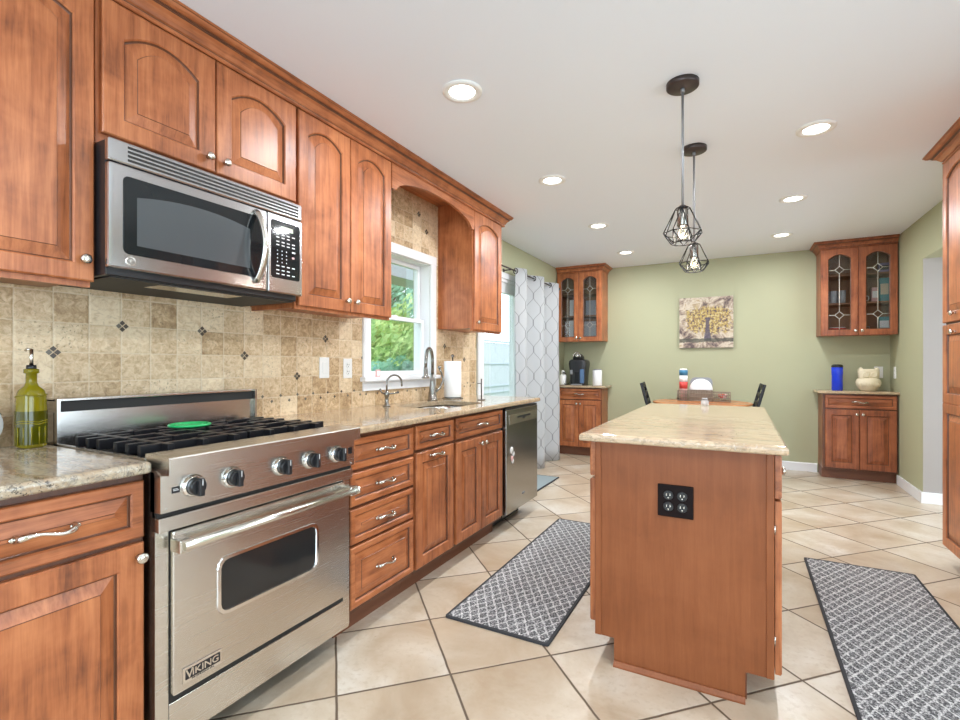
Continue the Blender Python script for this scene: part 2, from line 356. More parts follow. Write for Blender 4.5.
def kids(o): return [c for c in col.objects if c.parent == o]
def copy_tree(o, parent=None):
    c = o.copy(); col.objects.link(c); c.parent = parent
    for ch in kids(o): copy_tree(ch, c)
    return c
def text(name, s, size, mat, parent, loc, rot, ext=.0006, sx=1, bold=0):
    cu = bpy.data.curves.new(name, 'FONT'); cu.body = s; cu.size = size; cu.extrude = ext; cu.align_x = 'CENTER'; cu.align_y = 'CENTER'; cu.offset = bold
    cu.materials.append(mat); t = bpy.data.objects.new(name, cu); col.objects.link(t); bpy.context.view_layer.update()
    me = bpy.data.meshes.new_from_object(t.evaluated_get(bpy.context.evaluated_depsgraph_get())); bpy.data.objects.remove(t)
    o = bpy.data.objects.new(name, me); col.objects.link(o); o.parent = parent; o.location = loc; o.rotation_euler = rot; o.scale = (sx, 1, 1)
    return o
def rrect(x0, x1, z0, z1, r, n=5):
    P = []
    for cx, cz, a0 in ((x1-r, z0+r, -PI/2), (x1-r, z1-r, 0), (x0+r, z1-r, PI/2), (x0+r, z0+r, PI)):
        for i in range(n+1): a = a0+PI/2*i/n; P.append((cx+r*math.cos(a), cz+r*math.sin(a)))
    return P
# ---------------------------------------------------------------- cabinet fronts (local: X along the width, -Y outwards, Z up)
def outline(w, z0, z1, rail, ins, arch, na=12):
    x0, x1 = rail+ins, w-rail-ins; b_, t = z0+rail+ins, z1-rail-ins
    if not arch: return [(x0, b_), (x1, b_), (x1, t), (x0, t)]
    P = [(x0, b_), (x1, b_)]
    for i in range(na+1):
        k = 1-2*i/na; P.append(((x0+x1)/2+k*(x1-x0)/2, t-arch*k*k))
    return P
def rim(w, z0, z1, arch, na=12):
    if not arch: return [(0, z0), (w, z0), (w, z1), (0, z1)]
    return [(0, z0), (w, z0)]+[(w*(1-i/na), z1) for i in range(na+1)]
def panel_front(b, w, z0, z1, rail=.052, arch=0, T=.02, raised=True, first=True):
    L = lambda pts, y: [(x, y, z) for x, z in pts]
    o = rim(w, z0, z1, arch)
    sh = lambda k: [(min(max(x, k), w-k), min(max(z, z0+k), z1-k)) for x, z in o]
    q = lambda i: outline(w, z0, z1, rail, i, arch)
    if raised:
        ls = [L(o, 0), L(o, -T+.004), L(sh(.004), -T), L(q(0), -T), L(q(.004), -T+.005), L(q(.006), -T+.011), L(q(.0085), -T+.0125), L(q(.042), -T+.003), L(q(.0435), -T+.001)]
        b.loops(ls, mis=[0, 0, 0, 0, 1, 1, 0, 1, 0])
    else:
        ls = [L(q(.006), 0), L(q(.006), -T+.006), L(q(0), -T), L(sh(.004), -T), L(o, -T+.004), L(o, 0), L(q(.006), 0)]
        b.loops(ls, mis=[0, 1, 0, 0, 0, 0], cap0=False, cap1=False)
def knob(parent, x, z, y=-.02, mat=None):
    b = B(); b.lathe([(.008, 0), (.0065, -.004), (.006, -.012), (.0145, -.018), (.0155, -.022), (.012, -.027), (.004, -.029)], (0, 0, 0), 'y', 18)
    return mk('knob', b, mat or NICKEL, parent, (x, y, z))
def pull(parent, x, z, y=-.02, L_=.115, k=1):
    b = B(); P = []; R = []
    for i in range(17):
        t = i/16*2-1; P.append((t*L_/2, -.004-.024*(1-t**4)**.5 if abs(t) < 1 else -.002, -.006*math.sin(t*PI)*k)); R.append((.0035+.004*abs(t)**3, .0045+.0055*abs(t)**3))
    b.tube(P, R, 10); b.ball((-L_/2, -.004, 0), .009, (1.3, .5, .8)); b.ball((L_/2, -.004, 0), .009, (1.3, .5, .8))
    return mk('pull', b, NICKEL, parent, (x, y, z))
def door(root, x0, x1, z0, z1, arch=0, kn=None, rail=.055, wd=None, pl=None, split=None, name='door', knm=None):
    b = B(); w = x1-x0
    if split: panel_front(b, w, 0, split, rail, 0); panel_front(b, w, split, z1-z0, rail, arch)
    else: panel_front(b, w, 0, z1-z0, rail, arch)
    d = mk(name, b, [wd or W, GL], root, (x0, 0, z0))
    if kn: knob(d, kn[0], kn[1], mat=knm)
    if pl: pull(d, pl[0], pl[1])
    return d
def drawer(root, x0, x1, z0, z1, wd=None, pl=True, kn=False, rail=.030):
    b = B(); panel_front(b, x1-x0, 0, z1-z0, rail); d = mk('drawer', b, [wd or WH, GL], root, (x0, 0, z0))
    if pl: pull(d, (x1-x0)/2, (z1-z0)/2)
    if kn: knob(d, (x1-x0)/2, (z1-z0)/2)
    return d
def body(root, w, d, z0, z1, toe=0, wd=None, open_=False, name='cabinet_body', hollow=False):
    b = B()
    if hollow:
        b.box(0, .018, .003, d, toe, z1); b.box(w-.018, w, .003, d, toe, z1); b.box(.018, w-.018, 0.003, .018, toe, z1); b.box(.001, w-.001, 0, .0029, toe+.001, z1-.001, 2); b.box(.018, w-.018, .018, d, toe, toe+.018); b.box(0, w, .07, d, z0, toe, 1)  # thin dark front sheet: painted shade for the gaps between fronts
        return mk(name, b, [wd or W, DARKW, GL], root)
    if open_:
        t = .018
        b.box(0, t, .0, d, z0, z1); b.box(w-t, w, .0, d, z0, z1); b.box(t, w-t, 0, d, z0, z0+t); b.box(t, w-t, 0, d, z1-t, z1); b.box(t, w-t, d-.008, d, z0+t, z1-t, 1)
        mk(name, b, [wd or W, CABIN], root)
        for z in open_:
            s_ = B(); s_.box(t+.001, w-t-.001, .02, d-.01, z, z+.016); mk('shelf', s_, CABIN, root)
        return
    if toe: b.box(0, w, .003, d, toe, z1, 0, .0015); b.box(.001, w-.001, 0, .0029, toe+.001, z1-.001, 2); b.box(.0, w, .07, d, z0, toe, 1)  # dark layer on the face frame paints the shade between doors and drawers
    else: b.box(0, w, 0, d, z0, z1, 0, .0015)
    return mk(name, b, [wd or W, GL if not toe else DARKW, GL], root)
LW = -2.13                                                       # plane of the left wall
YB = 6.46                                                        # plane of the back wall
CH = 2.45                                                        # ceiling height

# ---------------------------------------------------------------- the room
b = B(); b.box(-2.4, 4.4, -2.8, 6.7, -.12, 0); struct('floor', b, FLOOR)
b = B(); b.box(-2.4, 4.4, -2.8, 6.7, CH, CH+.12); struct('ceiling', b, CEIL)
WY0, WY1, WZ0, WZ1 = 2.45, 3.15, 1.10, 1.955                     # kitchen window opening
DY0, DY1, DZ1 = 3.98, 5.84, 2.06                                 # sliding door opening
b = B()
b.box(-2.28, LW, -2.7, WY0, 0, CH); b.box(-2.28, LW, WY0, WY1, 0, WZ0); b.box(-2.28, LW, WY0, WY1, WZ1, CH)
b.box(-2.28, LW, WY1, DY0, 0, CH); b.box(-2.28, LW, DY0, DY1, DZ1, CH); b.box(-2.28, LW, DY1, YB, 0, CH)
wl = struct('wall_left', b, GREEN)
b = B(); T0, T1 = LW, LW+.008
b.box(T0, T1, -1.6, WY0-.06, .90, CH-.002); b.box(T0, T1, WY0-.06, WY1+.06, .90, WZ0-.08); b.box(T0, T1, WY0-.06, WY1+.06, WZ1+.06, CH-.002); b.box(T0, T1, WY1+.06, 3.90, .90, CH-.002)
bs = struct('travertine_backsplash', b, TRAV, wl)
b = B()                                                          # mosaic accents: clusters of four tiny tiles and a border of dots
def dia(y, z, s_, mi): b.prism([(y-s_, z), (y, z-s_), (y+s_, z), (y, z+s_)], T1-.001, T1+.0015, 'yz', mi)
for cy, cz in ((.798, 1.225), (1.014, 1.331), (1.333, 1.331), (1.544, 1.225), (2.067, 1.331), (1.862, 1.119), (.39, 1.331), (.18, 1.225), (3.36, 1.331), (3.68, 1.225), (2.39, 1.225), (2.60, 2.20), (3.0, 2.31), (3.1, 2.20), (3.45, 1.119)):
    for dy, dz, mi in ((-.017, 0, 1), (.017, 0, 0), (0, .017, 0), (0, -.017, 0)): dia(cy+dy*.72, cz+dz*.72, .0100, mi)
y = -.5; k = 0
while y < 3.88:
    zz = 1.02 if k % 2 else .992
    if not (WY0-.08 < y < WY1+.08): dia(y, zz, .0085, random.randint(0, 1))
    elif k % 2: dia(y, .992, .0085, 0)
    y += .055; k += 1
struct('mosaic_accents', b, [TILEDK, TILEDK2], wl)
b = B(); b.box(-2.28, 4.3, YB, YB+.14, 0, CH); struct('wall_back', b, GREEN)
RX = 1.38
b = B(); b.box(RX, 2.0, 5.44, YB, 0, CH); b.box(RX, 2.0, 3.86, 5.44, 2.085, CH)
struct('wall_right', b, GREEN)
b = B(); b.box(RX+.002, 2.0, 5.437, 5.44, .09, 2.085); struct('wall_jamb', b, GREY)
b = B(); b.box(1.72, 1.84, 2.4, 3.86, 0, CH); b.box(1.72, 1.84, -2.7, -.6, 0, CH); b.box(1.72, 1.84, -.6, 2.4, 2.1, CH); struct('wall_right_near', b, GREEN)
b = B(); b.box(4.2, 4.34, 5.5, YB, 0, CH); b.box(4.2, 4.34, 3.1, 3.2, .35, 2.3); b.box(4.2, 4.34, -2.7, -1.1, 0, CH); b.box(4.2, 4.34, -1.1, 5.5, 0, .35); b.box(4.2, 4.34, -1.1, 5.5, 2.3, CH); struct('wall_hall', b, GREY)  # unseen window opening made for the side and hall fill lamps
b = B(); b.box(-2.28, -1.85, -2.84, -2.7, 0, CH); b.box(1.45, 4.34, -2.84, -2.7, 0, CH); b.box(-1.85, 1.45, -2.84, -2.7, 2.25, CH); b.box(-1.85, 1.45, -2.84, -2.7, 0, .3); struct('wall_rear', b, GREEN)  # unseen wide opening, put in for the rear fill lamp
def base_run(name, x0, x1, y0, y1, ax):
    b = B()
    if ax == 'y': b.prism([(y0, 0), (y0, .085), (y0+.006, .095), (y1, .095), (y1, 0)], x0, x1, 'yz')
    else: b.prism([(x0, 0), (x0, .085), (x0+.006, .095), (x1, .095), (x1, 0)], y0, y1, 'xz')
    return struct(name, b, TRIMW)
base_run('baseboard_back', -1.535, .752, YB-.015, YB, 'y')
b = B(); b.box(RX-.015, RX, 5.425, 6.16, 0, .095, 0, .003); b.box(RX-.015, 1.98, 5.422, 5.437, 0, .095, 0, .003); struct('baseboard_right', b, TRIMW)
b = B(); b.box(LW, LW+.015, 5.86, 6.14, 0, .10, 0, .003); struct('baseboard_left', b, TRIMW)

# kitchen window
w1 = thing('window_1', None, None, (LW, WY0, WZ0)); w1['kind'] = 'structure'
b = B(); X = .0
tw = .07; hw, hh = WY1-WY0, WZ1-WZ0
b.box(X, X+.022, -tw, 0, -.0, hh+tw, 0, .004); b.box(X, X+.022, hw, hw+tw, 0, hh+tw, 0, .004); b.box(X, X+.024, -tw-.0, hw+tw, hh, hh+tw, 0, .004)
b.box(-.14, 0, 0, .006, 0, hh); b.box(-.14, 0, hw-.006, hw, 0, hh); b.box(-.14, 0, 0, hw, hh-.006, hh); b.box(-.14, 0, 0, hw, 0, .006)
mk('window_frame', b, TRIMW, w1)
b = B(); b.box(-.05, .052, -tw-.02, hw+tw+.02, -.028, 0, 0, .005); b.box(0, .02, -tw-.0, hw+tw, -.088, -.028, 0, .003); mk('window_sill', b, TRIMW, w1)
def sash(z0, z1, xo, name):
    b = B(); s_ = .029; P = [(.008, z0), (hw-.008, z0), (hw-.008, z1), (.008, z1)]; Q = [(.008+s_, z0+s_), (hw-.008-s_, z0+s_), (hw-.008-s_, z1-s_), (.008+s_, z1-s_)]
    L = lambda p, x: [(x, a, c) for a, c in p]
    b.loops([L(P, xo), L(P, xo+.03), L(Q, xo+.03), L(Q, xo), L(P, xo)], cap0=False, cap1=False)
    s = mk(name, b, TRIMW, w1)
    g = B(); g.box(xo+.012, xo+.016, .012+s_-.006, hw-.012-s_+.006, z0+s_-.002, z1-s_+.002); mk('glass_pane', g, GLASS, s)
sash(.008, .43, -.075, 'sash'); sash(.405, hh-.008, -.112, 'sash')
b = B(); b.box(-.072, -.05, .33, .37, .425, .437, 0, .003); mk('sash_lock', b, TRIMW, w1)

# sliding patio door
d1 = thing('door_1', None, None, (LW, DY0, 0)); d1['kind'] = 'structure'; dw = DY1-DY0
b = B(); b.box(0, .02, -.06, 0, 0, DZ1+.06, 0, .003); b.box(0, .02, dw, dw+.02, 0, DZ1+.06, 0, .003); b.box(0, .02, 0, dw, DZ1, DZ1+.06, 0, .003)
b.box(-.14, 0, 0, .03, 0, DZ1); b.box(-.14, 0, dw-.03, dw, 0, DZ1); b.box(-.14, 0, .03, dw-.03, DZ1-.03, DZ1); b.box(-.14, 0, .03, dw-.03, 0, .03)
mk('door_frame', b, TRIMW, d1)
def panel(y0, y1, x):
    b = B(); s_ = .105; P = [(y0, .03), (y1, .03), (y1, DZ1-.03), (y0, DZ1-.03)]; Q = [(y0+s_, .13), (y1-s_, .13), (y1-s_, DZ1-.03-s_), (y0+s_, DZ1-.03-s_)]
    L = lambda p, x: [(x, a, c) for a, c in p]
    b.loops([L(P, x), L(P, x+.035), L(Q, x+.035), L(Q, x), L(P, x)], cap0=False, cap1=False); s = mk('sliding_panel', b, TRIMW, d1)
    g = B(); g.box(x+.014, x+.018, y0+s_-.004, y1-s_+.004, .128, DZ1-.03-s_+.002); mk('glass_pane', g, GLASS, s)
panel(.03, .96, -.06); panel(.90, dw-.03, -.11)

# outside
b = B(); b.box(-26, -2.29, -4, 34, -.4, -.15); struct('ground_lawn', b, LAWN)
r = thing('vinyl_fence', 'white vinyl privacy fence seen through the patio door glass', 'fence', (-4.7, 7.7, -.15))
b = B()
for i in range(60): b.box(0, .022, -.2+i*.15, -.2+i*.15+.147, .12, 1.80)
mk('fence_boards', b, VINYL, r)
for z in (.72, .86, 1.34, 1.82): b = B(); b.box(-.02, .05, -.2, 8.8, z, z+.03, 0, .004); mk('fence_rail', b, SOFF, r)
b = B(); b.box(-3.5, -3.15, 2.2, 5.1, 2.10, 2.32); o = mk('porch_fascia', b, SOFF); tag(o, 'pale grey porch fascia crossing the top of the kitchen window view', 'fascia', kind='structure')
def tree(name, label, c, rad, n, mat, trunk, leaf=.10, seed=1):
    rr = random.Random(seed); r = thing(name, label, 'tree', (c[0], c[1], -.15)); b = B()
    for i in range(n):
        v = Vector((rr.gauss(0, 1), rr.gauss(0, 1), rr.gauss(0, 1))).normalized()*(rr.random()**.45)
        lump = 1+.22*math.sin(5*v.x+3*v.z+seed)+.15*math.sin(9*v.y+seed)
        p = Vector((v.x*rad[0]*lump, v.y*rad[1]*lump, c[2]+.15+v.z*rad[2]*lump))
        a = Vector((rr.gauss(0, 1), rr.gauss(0, 1), rr.gauss(0, .7))).normalized(); u = a.orthogonal().normalized(); w_ = a.cross(u); s_ = leaf*(.6+.8*rr.random())
        b.face([b.bm.verts.new(p+u*s_), b.bm.verts.new(p+w_*s_*.45), b.bm.verts.new(p-u*s_), b.bm.verts.new(p-w_*s_*.45)])
    mk('crown', b, mat, r); t = B()
    t.tube([(0, 0, 0), (.05, .02, c[2]*.5), (0, .05, c[2]*.9+.1)], [trunk, trunk*.8, trunk*.5], 10)
    for k in range(7):
        a = k*.9+seed; t.tube([(0, 0, c[2]*.55+k*.08*min(1, rad[2])), (rad[0]*.35*math.cos(a), rad[1]*.35*math.sin(a), c[2]+.15+(k/7-.6)*rad[2]*.6), (rad[0]*.6*math.cos(a), rad[1]*.6*math.sin(a), c[2]+.15+(k/7-.5)*rad[2]*.7)], [trunk*.35, trunk*.25, trunk*.1], 6)
    mk('trunk', t, BARK, r)
tree('leafy_tree', 'low yellow-green bushy tree filling the lower window pane', (-7.3, 9.2, 1.1), (1.7, 2.6, 1.55), 13000, LEAFY, .09, .085, 2)
tree('leafy_tree', 'tall blue-green tree with sky gaps in the upper window pane', (-10.5, 12.2, 3.9), (2.6, 3.4, 2.9), 9000, LEAFB, .16, .12, 5)
tree('garden_shrub', 'blue-green shrub at the bottom of the lower window pane', (-4.4, 5.55, .80), (.42, .7, .42), 5000, LEAFB, .05, .06, 9)

# ---------------------------------------------------------------- left wall, wall cabinets (door faces at x = -1.79)
R9 = PI/2
def lcab(name, label, y0, y1, z0, xf, z1=CH-.002, cat='cabinet', group=None, toe=0, **k):
    r = thing(name, label, cat, (xf, y0, 0), R9, group); body(r, y1-y0, xf-(LW+.0085), z0, z1, toe, **k); return r
UX = -1.81; UT = 2.375
r = lcab('wall_cabinet', 'tall maple wall cabinet at left edge beside the microwave, one arched door showing', -.10, .786, 1.452, UX)
door(r, .455, .878, 1.442, 2.345-.0, .035, (.423-.03, .065), .052)
door(r, .012, .450, 1.442, 2.345, .035, (.03, .065), .052)
b = B(); b.box(.018, .868, .02, .30, 1.447, 1.4515, 1); b.box(.012, .874, .0, .02, 1.425, 1.4515); mk('bottom_rail', b, [W, CABIN], r)
r = lcab('wall_cabinet', 'short maple wall cabinet with two arched doors directly above the microwave', .788, 1.572, 1.89, UX)
door(r, .012, .392, 1.925, UT-.012, .05, (.38-.032, .05), .06); door(r, .397, .780, 1.925, UT-.012, .05, (.032, .05), .06)
r = lcab('wall_cabinet', 'tall maple wall cabinet with two arched doors between microwave and window', 1.574, 2.262, 1.465, UX)
door(r, .008, .344, 1.455, UT-.012, .045, (.336-.03, .055), .055); door(r, .349, .684, 1.455, UT-.012, .045, (.03, .055), .055)
b = B(); b.box(.0, .688, .0, .02, 1.440, 1.4645); b.box(0, .018, .02, .30, 1.445, 1.4645); mk('bottom_rail', b, W, r)
r = lcab('wall_cabinet', 'narrow maple wall cabinet hanging alone to the right of the window, nearest the curtain', 3.262, 3.755, 1.462, UX)
door(r, .008, .485, 1.452, UT-.012, .05, (.03, .055), .06)
b = B(); b.box(.0, .493, .0, .02, 1.440, 1.4615); mk('bottom_rail', b, W, r)
# arched valance over the window
b = B(); P = [(2.263, CH-.002), (2.263, 2.215)]
for i in range(25):
    t = i/24; yy = 2.30+t*.925; P.append((yy, 2.215+.105*(1-(2*t-1)**2)**.6 if 0 < t < 1 else 2.215))
P += [(3.261, 2.215), (3.261, CH-.002)]
b.prism(P, UX-.0, UX+.02, 'yz'); b.box(LW+.009, UX-.0005, 2.263, 3.261, CH-.012, CH-.002)
o = mk('arched_valance', b, WY); tag(o, 'arched maple valance board bridging the cabinets over the window', 'valance')
# crown moulding along the run with a return at the far end
def crown(name, label, path, prof, mat):
    b = B(); n = len(path); ls = []
    for i, p in enumerate(path):
        p = Vector(p); d0 = (p-Vector(path[i-1])).normalized() if i else None; d1_ = (Vector(path[i+1])-p).normalized() if i < n-1 else None
        n0 = Vector((d0.y, -d0.x)) if d0 else None; n1 = Vector((d1_.y, -d1_.x)) if d1_ else None
        if n0 and n1: m_ = (n0+n1); m_ = m_/(m_.dot(n0))
        else: m_ = n0 or n1
        ls.append([(p.x+m_.x*o, p.y+m_.y*o, z) for o, z in prof])
    vs = b.loops(ls)
    zs = sorted(set(z for _, z in prof)); h0, h1 = zs[0], zs[-1]
    for f in b.bm.faces:
        t = (f.calc_center_median().z-h0)/(h1-h0); cc = [v.co.z for v in f.verts]
        if len(f.verts) == 4 and (.125 < t < .205 or .605 < t < .70 or .86 < t < .915): f.material_index = 1
    o = mk(name, b, [mat, GL]); return tag(o, label, 'molding')
def cprof(d, z0, z1, off=0):
    h = z1-z0
    q = [(0, 0), (.10, 0), (.16, .05), (.16, .13), (.10, .16), (.11, .20), (.20, .24), (.28, .36), (.40, .50), (.56, .60), (.60, .61), (.60, .66), (.66, .68), (.66, .72), (.78, .74), (.88, .80), (.94, .88), (.94, .91), (1, .92), (1, 1), (0, 1)]
    return [(off+.001+a*d, z0+c*h) for a, c in q]
crown('crown_molding', 'long dark-edged crown molding capping the left wall cabinets under the ceiling', [(UX, -1.2), (UX, 3.755), (LW+.009, 3.755)], cprof(.066, 2.362, CH-.001, .0205), WY)

# ---------------------------------------------------------------- base cabinets (door faces at x = -1.457)
BX = -1.477; BT = .883
r = lcab('base_cabinet', 'maple base cabinet at the left edge, left of the range, drawer over door', -.12, .758, 0, BX, BT, toe=.105)
drawer(r, .436, .872, .705, .860); door(r, .436, .872, .118, .690, 0, (.436-.016, .535), .062); drawer(r, .008, .428, .705, .860); door(r, .008, .428, .118, .690, 0, (.03, .535), .062)
r = lcab('base_cabinet', 'maple base cabinet of four stacked drawers immediately right of the range', 1.552, 2.028, 0, BX, BT, toe=.105)
for z0, z1 in ((.728, .862), (.572, .714), (.408, .558), (.132, .396)): drawer(r, .012, .464, z0, z1, rail=.026)
r = lcab('base_cabinet', 'narrow maple pull-out base cabinet between the drawer stack and the sink base', 2.030, 2.420, 0, BX, BT, toe=.105)
drawer(r, .010, .378, .742, .864, rail=.026); door(r, .010, .378, .128, .726, 0, None, .055, pl=(.184, .57))
r = lcab('base_cabinet', 'maple sink base cabinet with two doors beside the dishwasher', 2.422, 3.082, 0, BX, BT, toe=.105, hollow=True)
drawer(r, .020, .642, .742, .866, rail=.026); door(r, .020, .328, .128, .722, 0, (.308-.025, .555), .055); door(r, .334, .642, .128, .722, 0, (.025, .555), .055)

# countertops
def slab(b, poly, z0, z1, r=.012, hole=None):
    n = len(poly)
    def ins(k):
        out = []
        for i, p in enumerate(poly):
            a, c = Vector(poly[i-1]), Vector(poly[(i+1) % n]); p = Vector(p); d0 = (p-a).normalized(); d1_ = (c-p).normalized()
            n0 = Vector((-d0.y, d0.x)); n1 = Vector((-d1_.y, d1_.x)); m_ = n0+n1; m_ = m_/max(m_.dot(n0), .3); out.append(p+m_*k)
        return out
    prof = [(r*.35, z0), (0, z0+r*.35)]+[(r*(1-math.cos(t*PI/8)), z1-r+r*math.sin(t*PI/8)) for t in range(0, 5)]
    ls = [[(p.x, p.y, z) for p in ins(k)] for k, z in prof]
    vs = b.loops(ls, cap1=hole is None, cap0=hole is None, smooth=False)
    if hole:
        for ring, z in ((vs[-1], z1), (vs[0], z0)):
            hv = [b.bm.verts.new((x, y, z)) for x, y in hole]
            e = []
            for lst in (ring, hv):
                for i in range(len(lst)):
                    ed = b.bm.edges.get((lst[i-1], lst[i])) or b.bm.edges.new((lst[i-1], lst[i])); e.append(ed)
            bmesh.ops.triangle_fill(b.bm, use_beauty=True, use_dissolve=False, edges=e)
            if z == z1: top = hv
            else: bot = hv
        for i in range(len(top)): b.face([top[i-1], top[i], bot[i], bot[i-1]])
b = B(); slab(b, [(LW+.0095, -.8), (-1.425, -.8)]+[(-1.425-.02+.02*math.cos(a), .761-.02+.02*math.sin(a)) for a in (0, PI/8, PI/4, 3*PI/8, PI/2)]+[(LW+.0095, .761)], .884, .914)
o = mk('granite_countertop', b, GRG); tag(o, 'grey and brown flecked granite countertop left of the range', 'countertop')
SY0, SY1, SX0, SX1 = 2.46, 3.04, -1.965, -1.565
b = B(); slab(b, [(LW+.0095, 1.552), (-1.43, 1.552)]+[(-1.43-.03+.03*math.cos(a), 3.745-.03+.03*math.sin(a)) for a in (0, PI/6, PI/3, PI/2)]+[(LW+.0095, 3.745)], .884, .914, hole=rrect(SX0, SX1, SY0, SY1, .11, 6))
o = mk('granite_countertop', b, GRL); tag(o, 'long tan granite countertop holding the sink under the window', 'countertop')
# undermount sink
b = B(); Lp = lambda i, z: [(x, y, z) for x, y in rrect(SX0-.004+i, SX1+.004-i, SY0-.004+i, SY1+.004-i, .11, 6)]
b.loops([Lp(-.012, .8835), Lp(0, .8835), Lp(.002, .86), Lp(.012, .72), Lp(.05, .70), Lp(.10, .698)], smooth=True, cap0=False); b.lathe([(.045, .699), (.045, .703), (.03, .701), (.001, .700)], ((SX0+SX1)/2, (SY0+SY1)/2, 0), 'z', 20)
o = mk('sink', b, STX); tag(o, 'stainless undermount sink bowl set in the tan countertop', 'sink')

# ---------------------------------------------------------------- range
rg = thing('gas_range', 'stainless gas range with five black knobs and an oven window', 'range', (-1.44, .768, 0), R9)
RW = .764; RD = .66                                              # local x along the wall, y back to the wall
b = B(); b.box(.0, RW, .0, RD, .09, .880); b.box(0, .036, -.003, .0, .10, .760); b.box(RW-.036, RW, -.003, .0, .10, .760)
b.box(.036, RW-.036, -.001, .002, .2, .76, 1); mk('range_body', b, [ST, BLACKG], rg)
b = B(); b.box(.05, RW-.05, .13, .55, .012, .09); mk('toe_panel', b, BLACKG, rg)
for x in (.04, RW-.04):
    for y in (.22, .58): b = B(); b.cyl((x, y, 0), .016, .09, mi=0); mk('leg', b, ST, rg)
b = B(); b.box(.037, RW-.037, -.006, .0, .096, .212, 0, .002); mk('kick_panel', b, ST, rg)
b = B(); b.prism([(-.03, .768), (-.03, .872), (-.005, .885), (.02, .885), (.02, .768)], .0, RW, 'yz', 0); b.cyl((.018, -.0305, .778), .004, -.003, 'y', 10); b.cyl((RW-.018, -.0305, .778), .004, -.003, 'y', 10); mk('control_panel', b, ST, rg)
b = B(); b.prism([(-.066, .876), (-.066, .921), (-.063, .925), (.05, .928), (.05, .874)], .003, RW-.003, 'yz'); mk('front_ledge', b, ST, rg)
b = B(); b.box(.0, RW, -.022, .0, .712, .752, 0, .002); mk('door_trim_band', b, ST, rg)
b = B(); b.box(.0, RW, -.012, .01, .753, .767); mk('vent_gap', b, BLACKG, rg)
od = B(); win = (.165, .575, .405, .575)
o_ = rrect(.040, RW-.040, .236, .706, .006, 3)
def mapr(x0, x1, z0, z1, r_): return rrect(x0, x1, z0, z1, r_, 3)
L = lambda p, y: [(x, y, z) for x, z in p]
od.loops([L(o_, 0), L(o_, -.018), L(mapr(.042, RW-.042, .238, .704, .006), -.021), L(mapr(.175, .575, .405, .580, .03), -.021), L(mapr(.178, .572, .408, .577, .028), -.012)], cap0=True, cap1=True)
odo = mk('oven_door', od, ST, rg)
b = B(); b.loops([L(mapr(.170, .580, .400, .585, .034), -.0212), L(mapr(.172, .578, .402, .583, .033), -.025), L(mapr(.182, .568, .412, .573, .026), -.025), L(mapr(.184, .566, .414, .571, .025), -.0205)], smooth=False, cap0=False, cap1=False); mk('window_trim', b, CHROME, odo)
b = B(); b.loops([L(mapr(.179, .571, .409, .576, .027), -.0125), L(mapr(.179, .571, .409, .576, .027), -.0195)]); mk('oven_window', b, OVENGL, odo)
b = B(); hz = .672; b.tube([(.042, -.068, hz), (RW-.03, -.068, hz)], .0125, 16)
b.box(.030, .066, -.070, -.02, hz-.019, hz+.019, 0, .004); b.box(RW-.058, RW-.024, -.070, -.02, hz-.019, hz+.019, 0, .004); b.lathe([(.016, 0), (.018, .008), (.014, .012)], (RW-.03, -.068, hz), 'x', 16); mk('door_handle', b, NICKEL, odo)
b = B(); b.loops([L([(.065, .258), (.183, .258), (.183, .302), (.065, .302)], -.0212), L([(.065, .258), (.183, .258), (.183, .302), (.065, .302)], -.0245), ]); b.box(.072, .178, -.0255, -.0245, .267, .295, 1); bd = mk('name_badge', b, [CHROME, BLKP], odo)
text('badge_lettering', 'V', .036, CHROME, odo, (.083, -.0257, .281), (PI/2, 0, 0), bold=.0006); text('badge_lettering', 'IKING', .028, CHROME, odo, (.132, -.0257, .281), (PI/2, 0, 0), bold=.0004, sx=1.12)
text('badge_lettering', 'PROFESSIONAL', .0075, BLKP, odo, (.125, -.0247, .2625), (PI/2, 0, 0), sx=1.35)
kz = .828
for kx in (.090, .214, .400, .530, .664):
    b = B(); b.lathe([(.034, 0), (.034, -.004), (.029, -.010), (.027, -.012)], (0, 0, 0), 'y', 28, 1)
    b.lathe([(.024, -.010), (.0235, -.030), (.021, -.033)], (0, 0, 0), 'y', 24, 0); b.box(-.0085, .0085, -.048, -.012, -.0255, .0255, 0, .004); b.box(-.001, .001, -.0488, -.0478, .006, .024, 2)
    mk('control_knob', b, [BLKP, CHROME, TEXTW], rg, (kx, -.030, kz))
b = B(); b.box(.030, .052, -.0315, -.030, kz-.010, kz+.008); b.box(.033, .049, -.0318, -.0312, kz-.003, kz-.0015, 1); b.box(.033, .046, -.0318, -.0312, kz+.001, kz+.0025, 1); mk('switch_plate', b, [BLKP, TEXTW], rg)
b = B(); b.box(RW-.034, RW-.014, -.0315, -.030, kz-.012, kz+.014); mk('switch_plate', b, BLKP, rg)
b = B(); b.box(.012, RW-.012, .05, .575, .880, .893, 0, .003); b.box(.0, .012, .05, .60, .880, .915, 1); b.box(RW-.012, RW, .05, .60, .880, .915, 1); mk('cooktop', b, [ENAMEL, ST], rg)
b = B(); b.box(0, RW, .60, .66, .880, 1.062); b.box(0, RW, .594, .60, .880, 1.020); b.box(0, .010, .575, .60, .880, 1.066); b.box(RW-.010, RW, .575, .60, .880, 1.066); b.box(0, RW, .588, .66, 1.056, 1.066, 0, .002)
b.box(.010, RW-.010, .598, .602, 1.02, 1.056, 1); mk('backguard', b, [STX, BLACKG], rg)
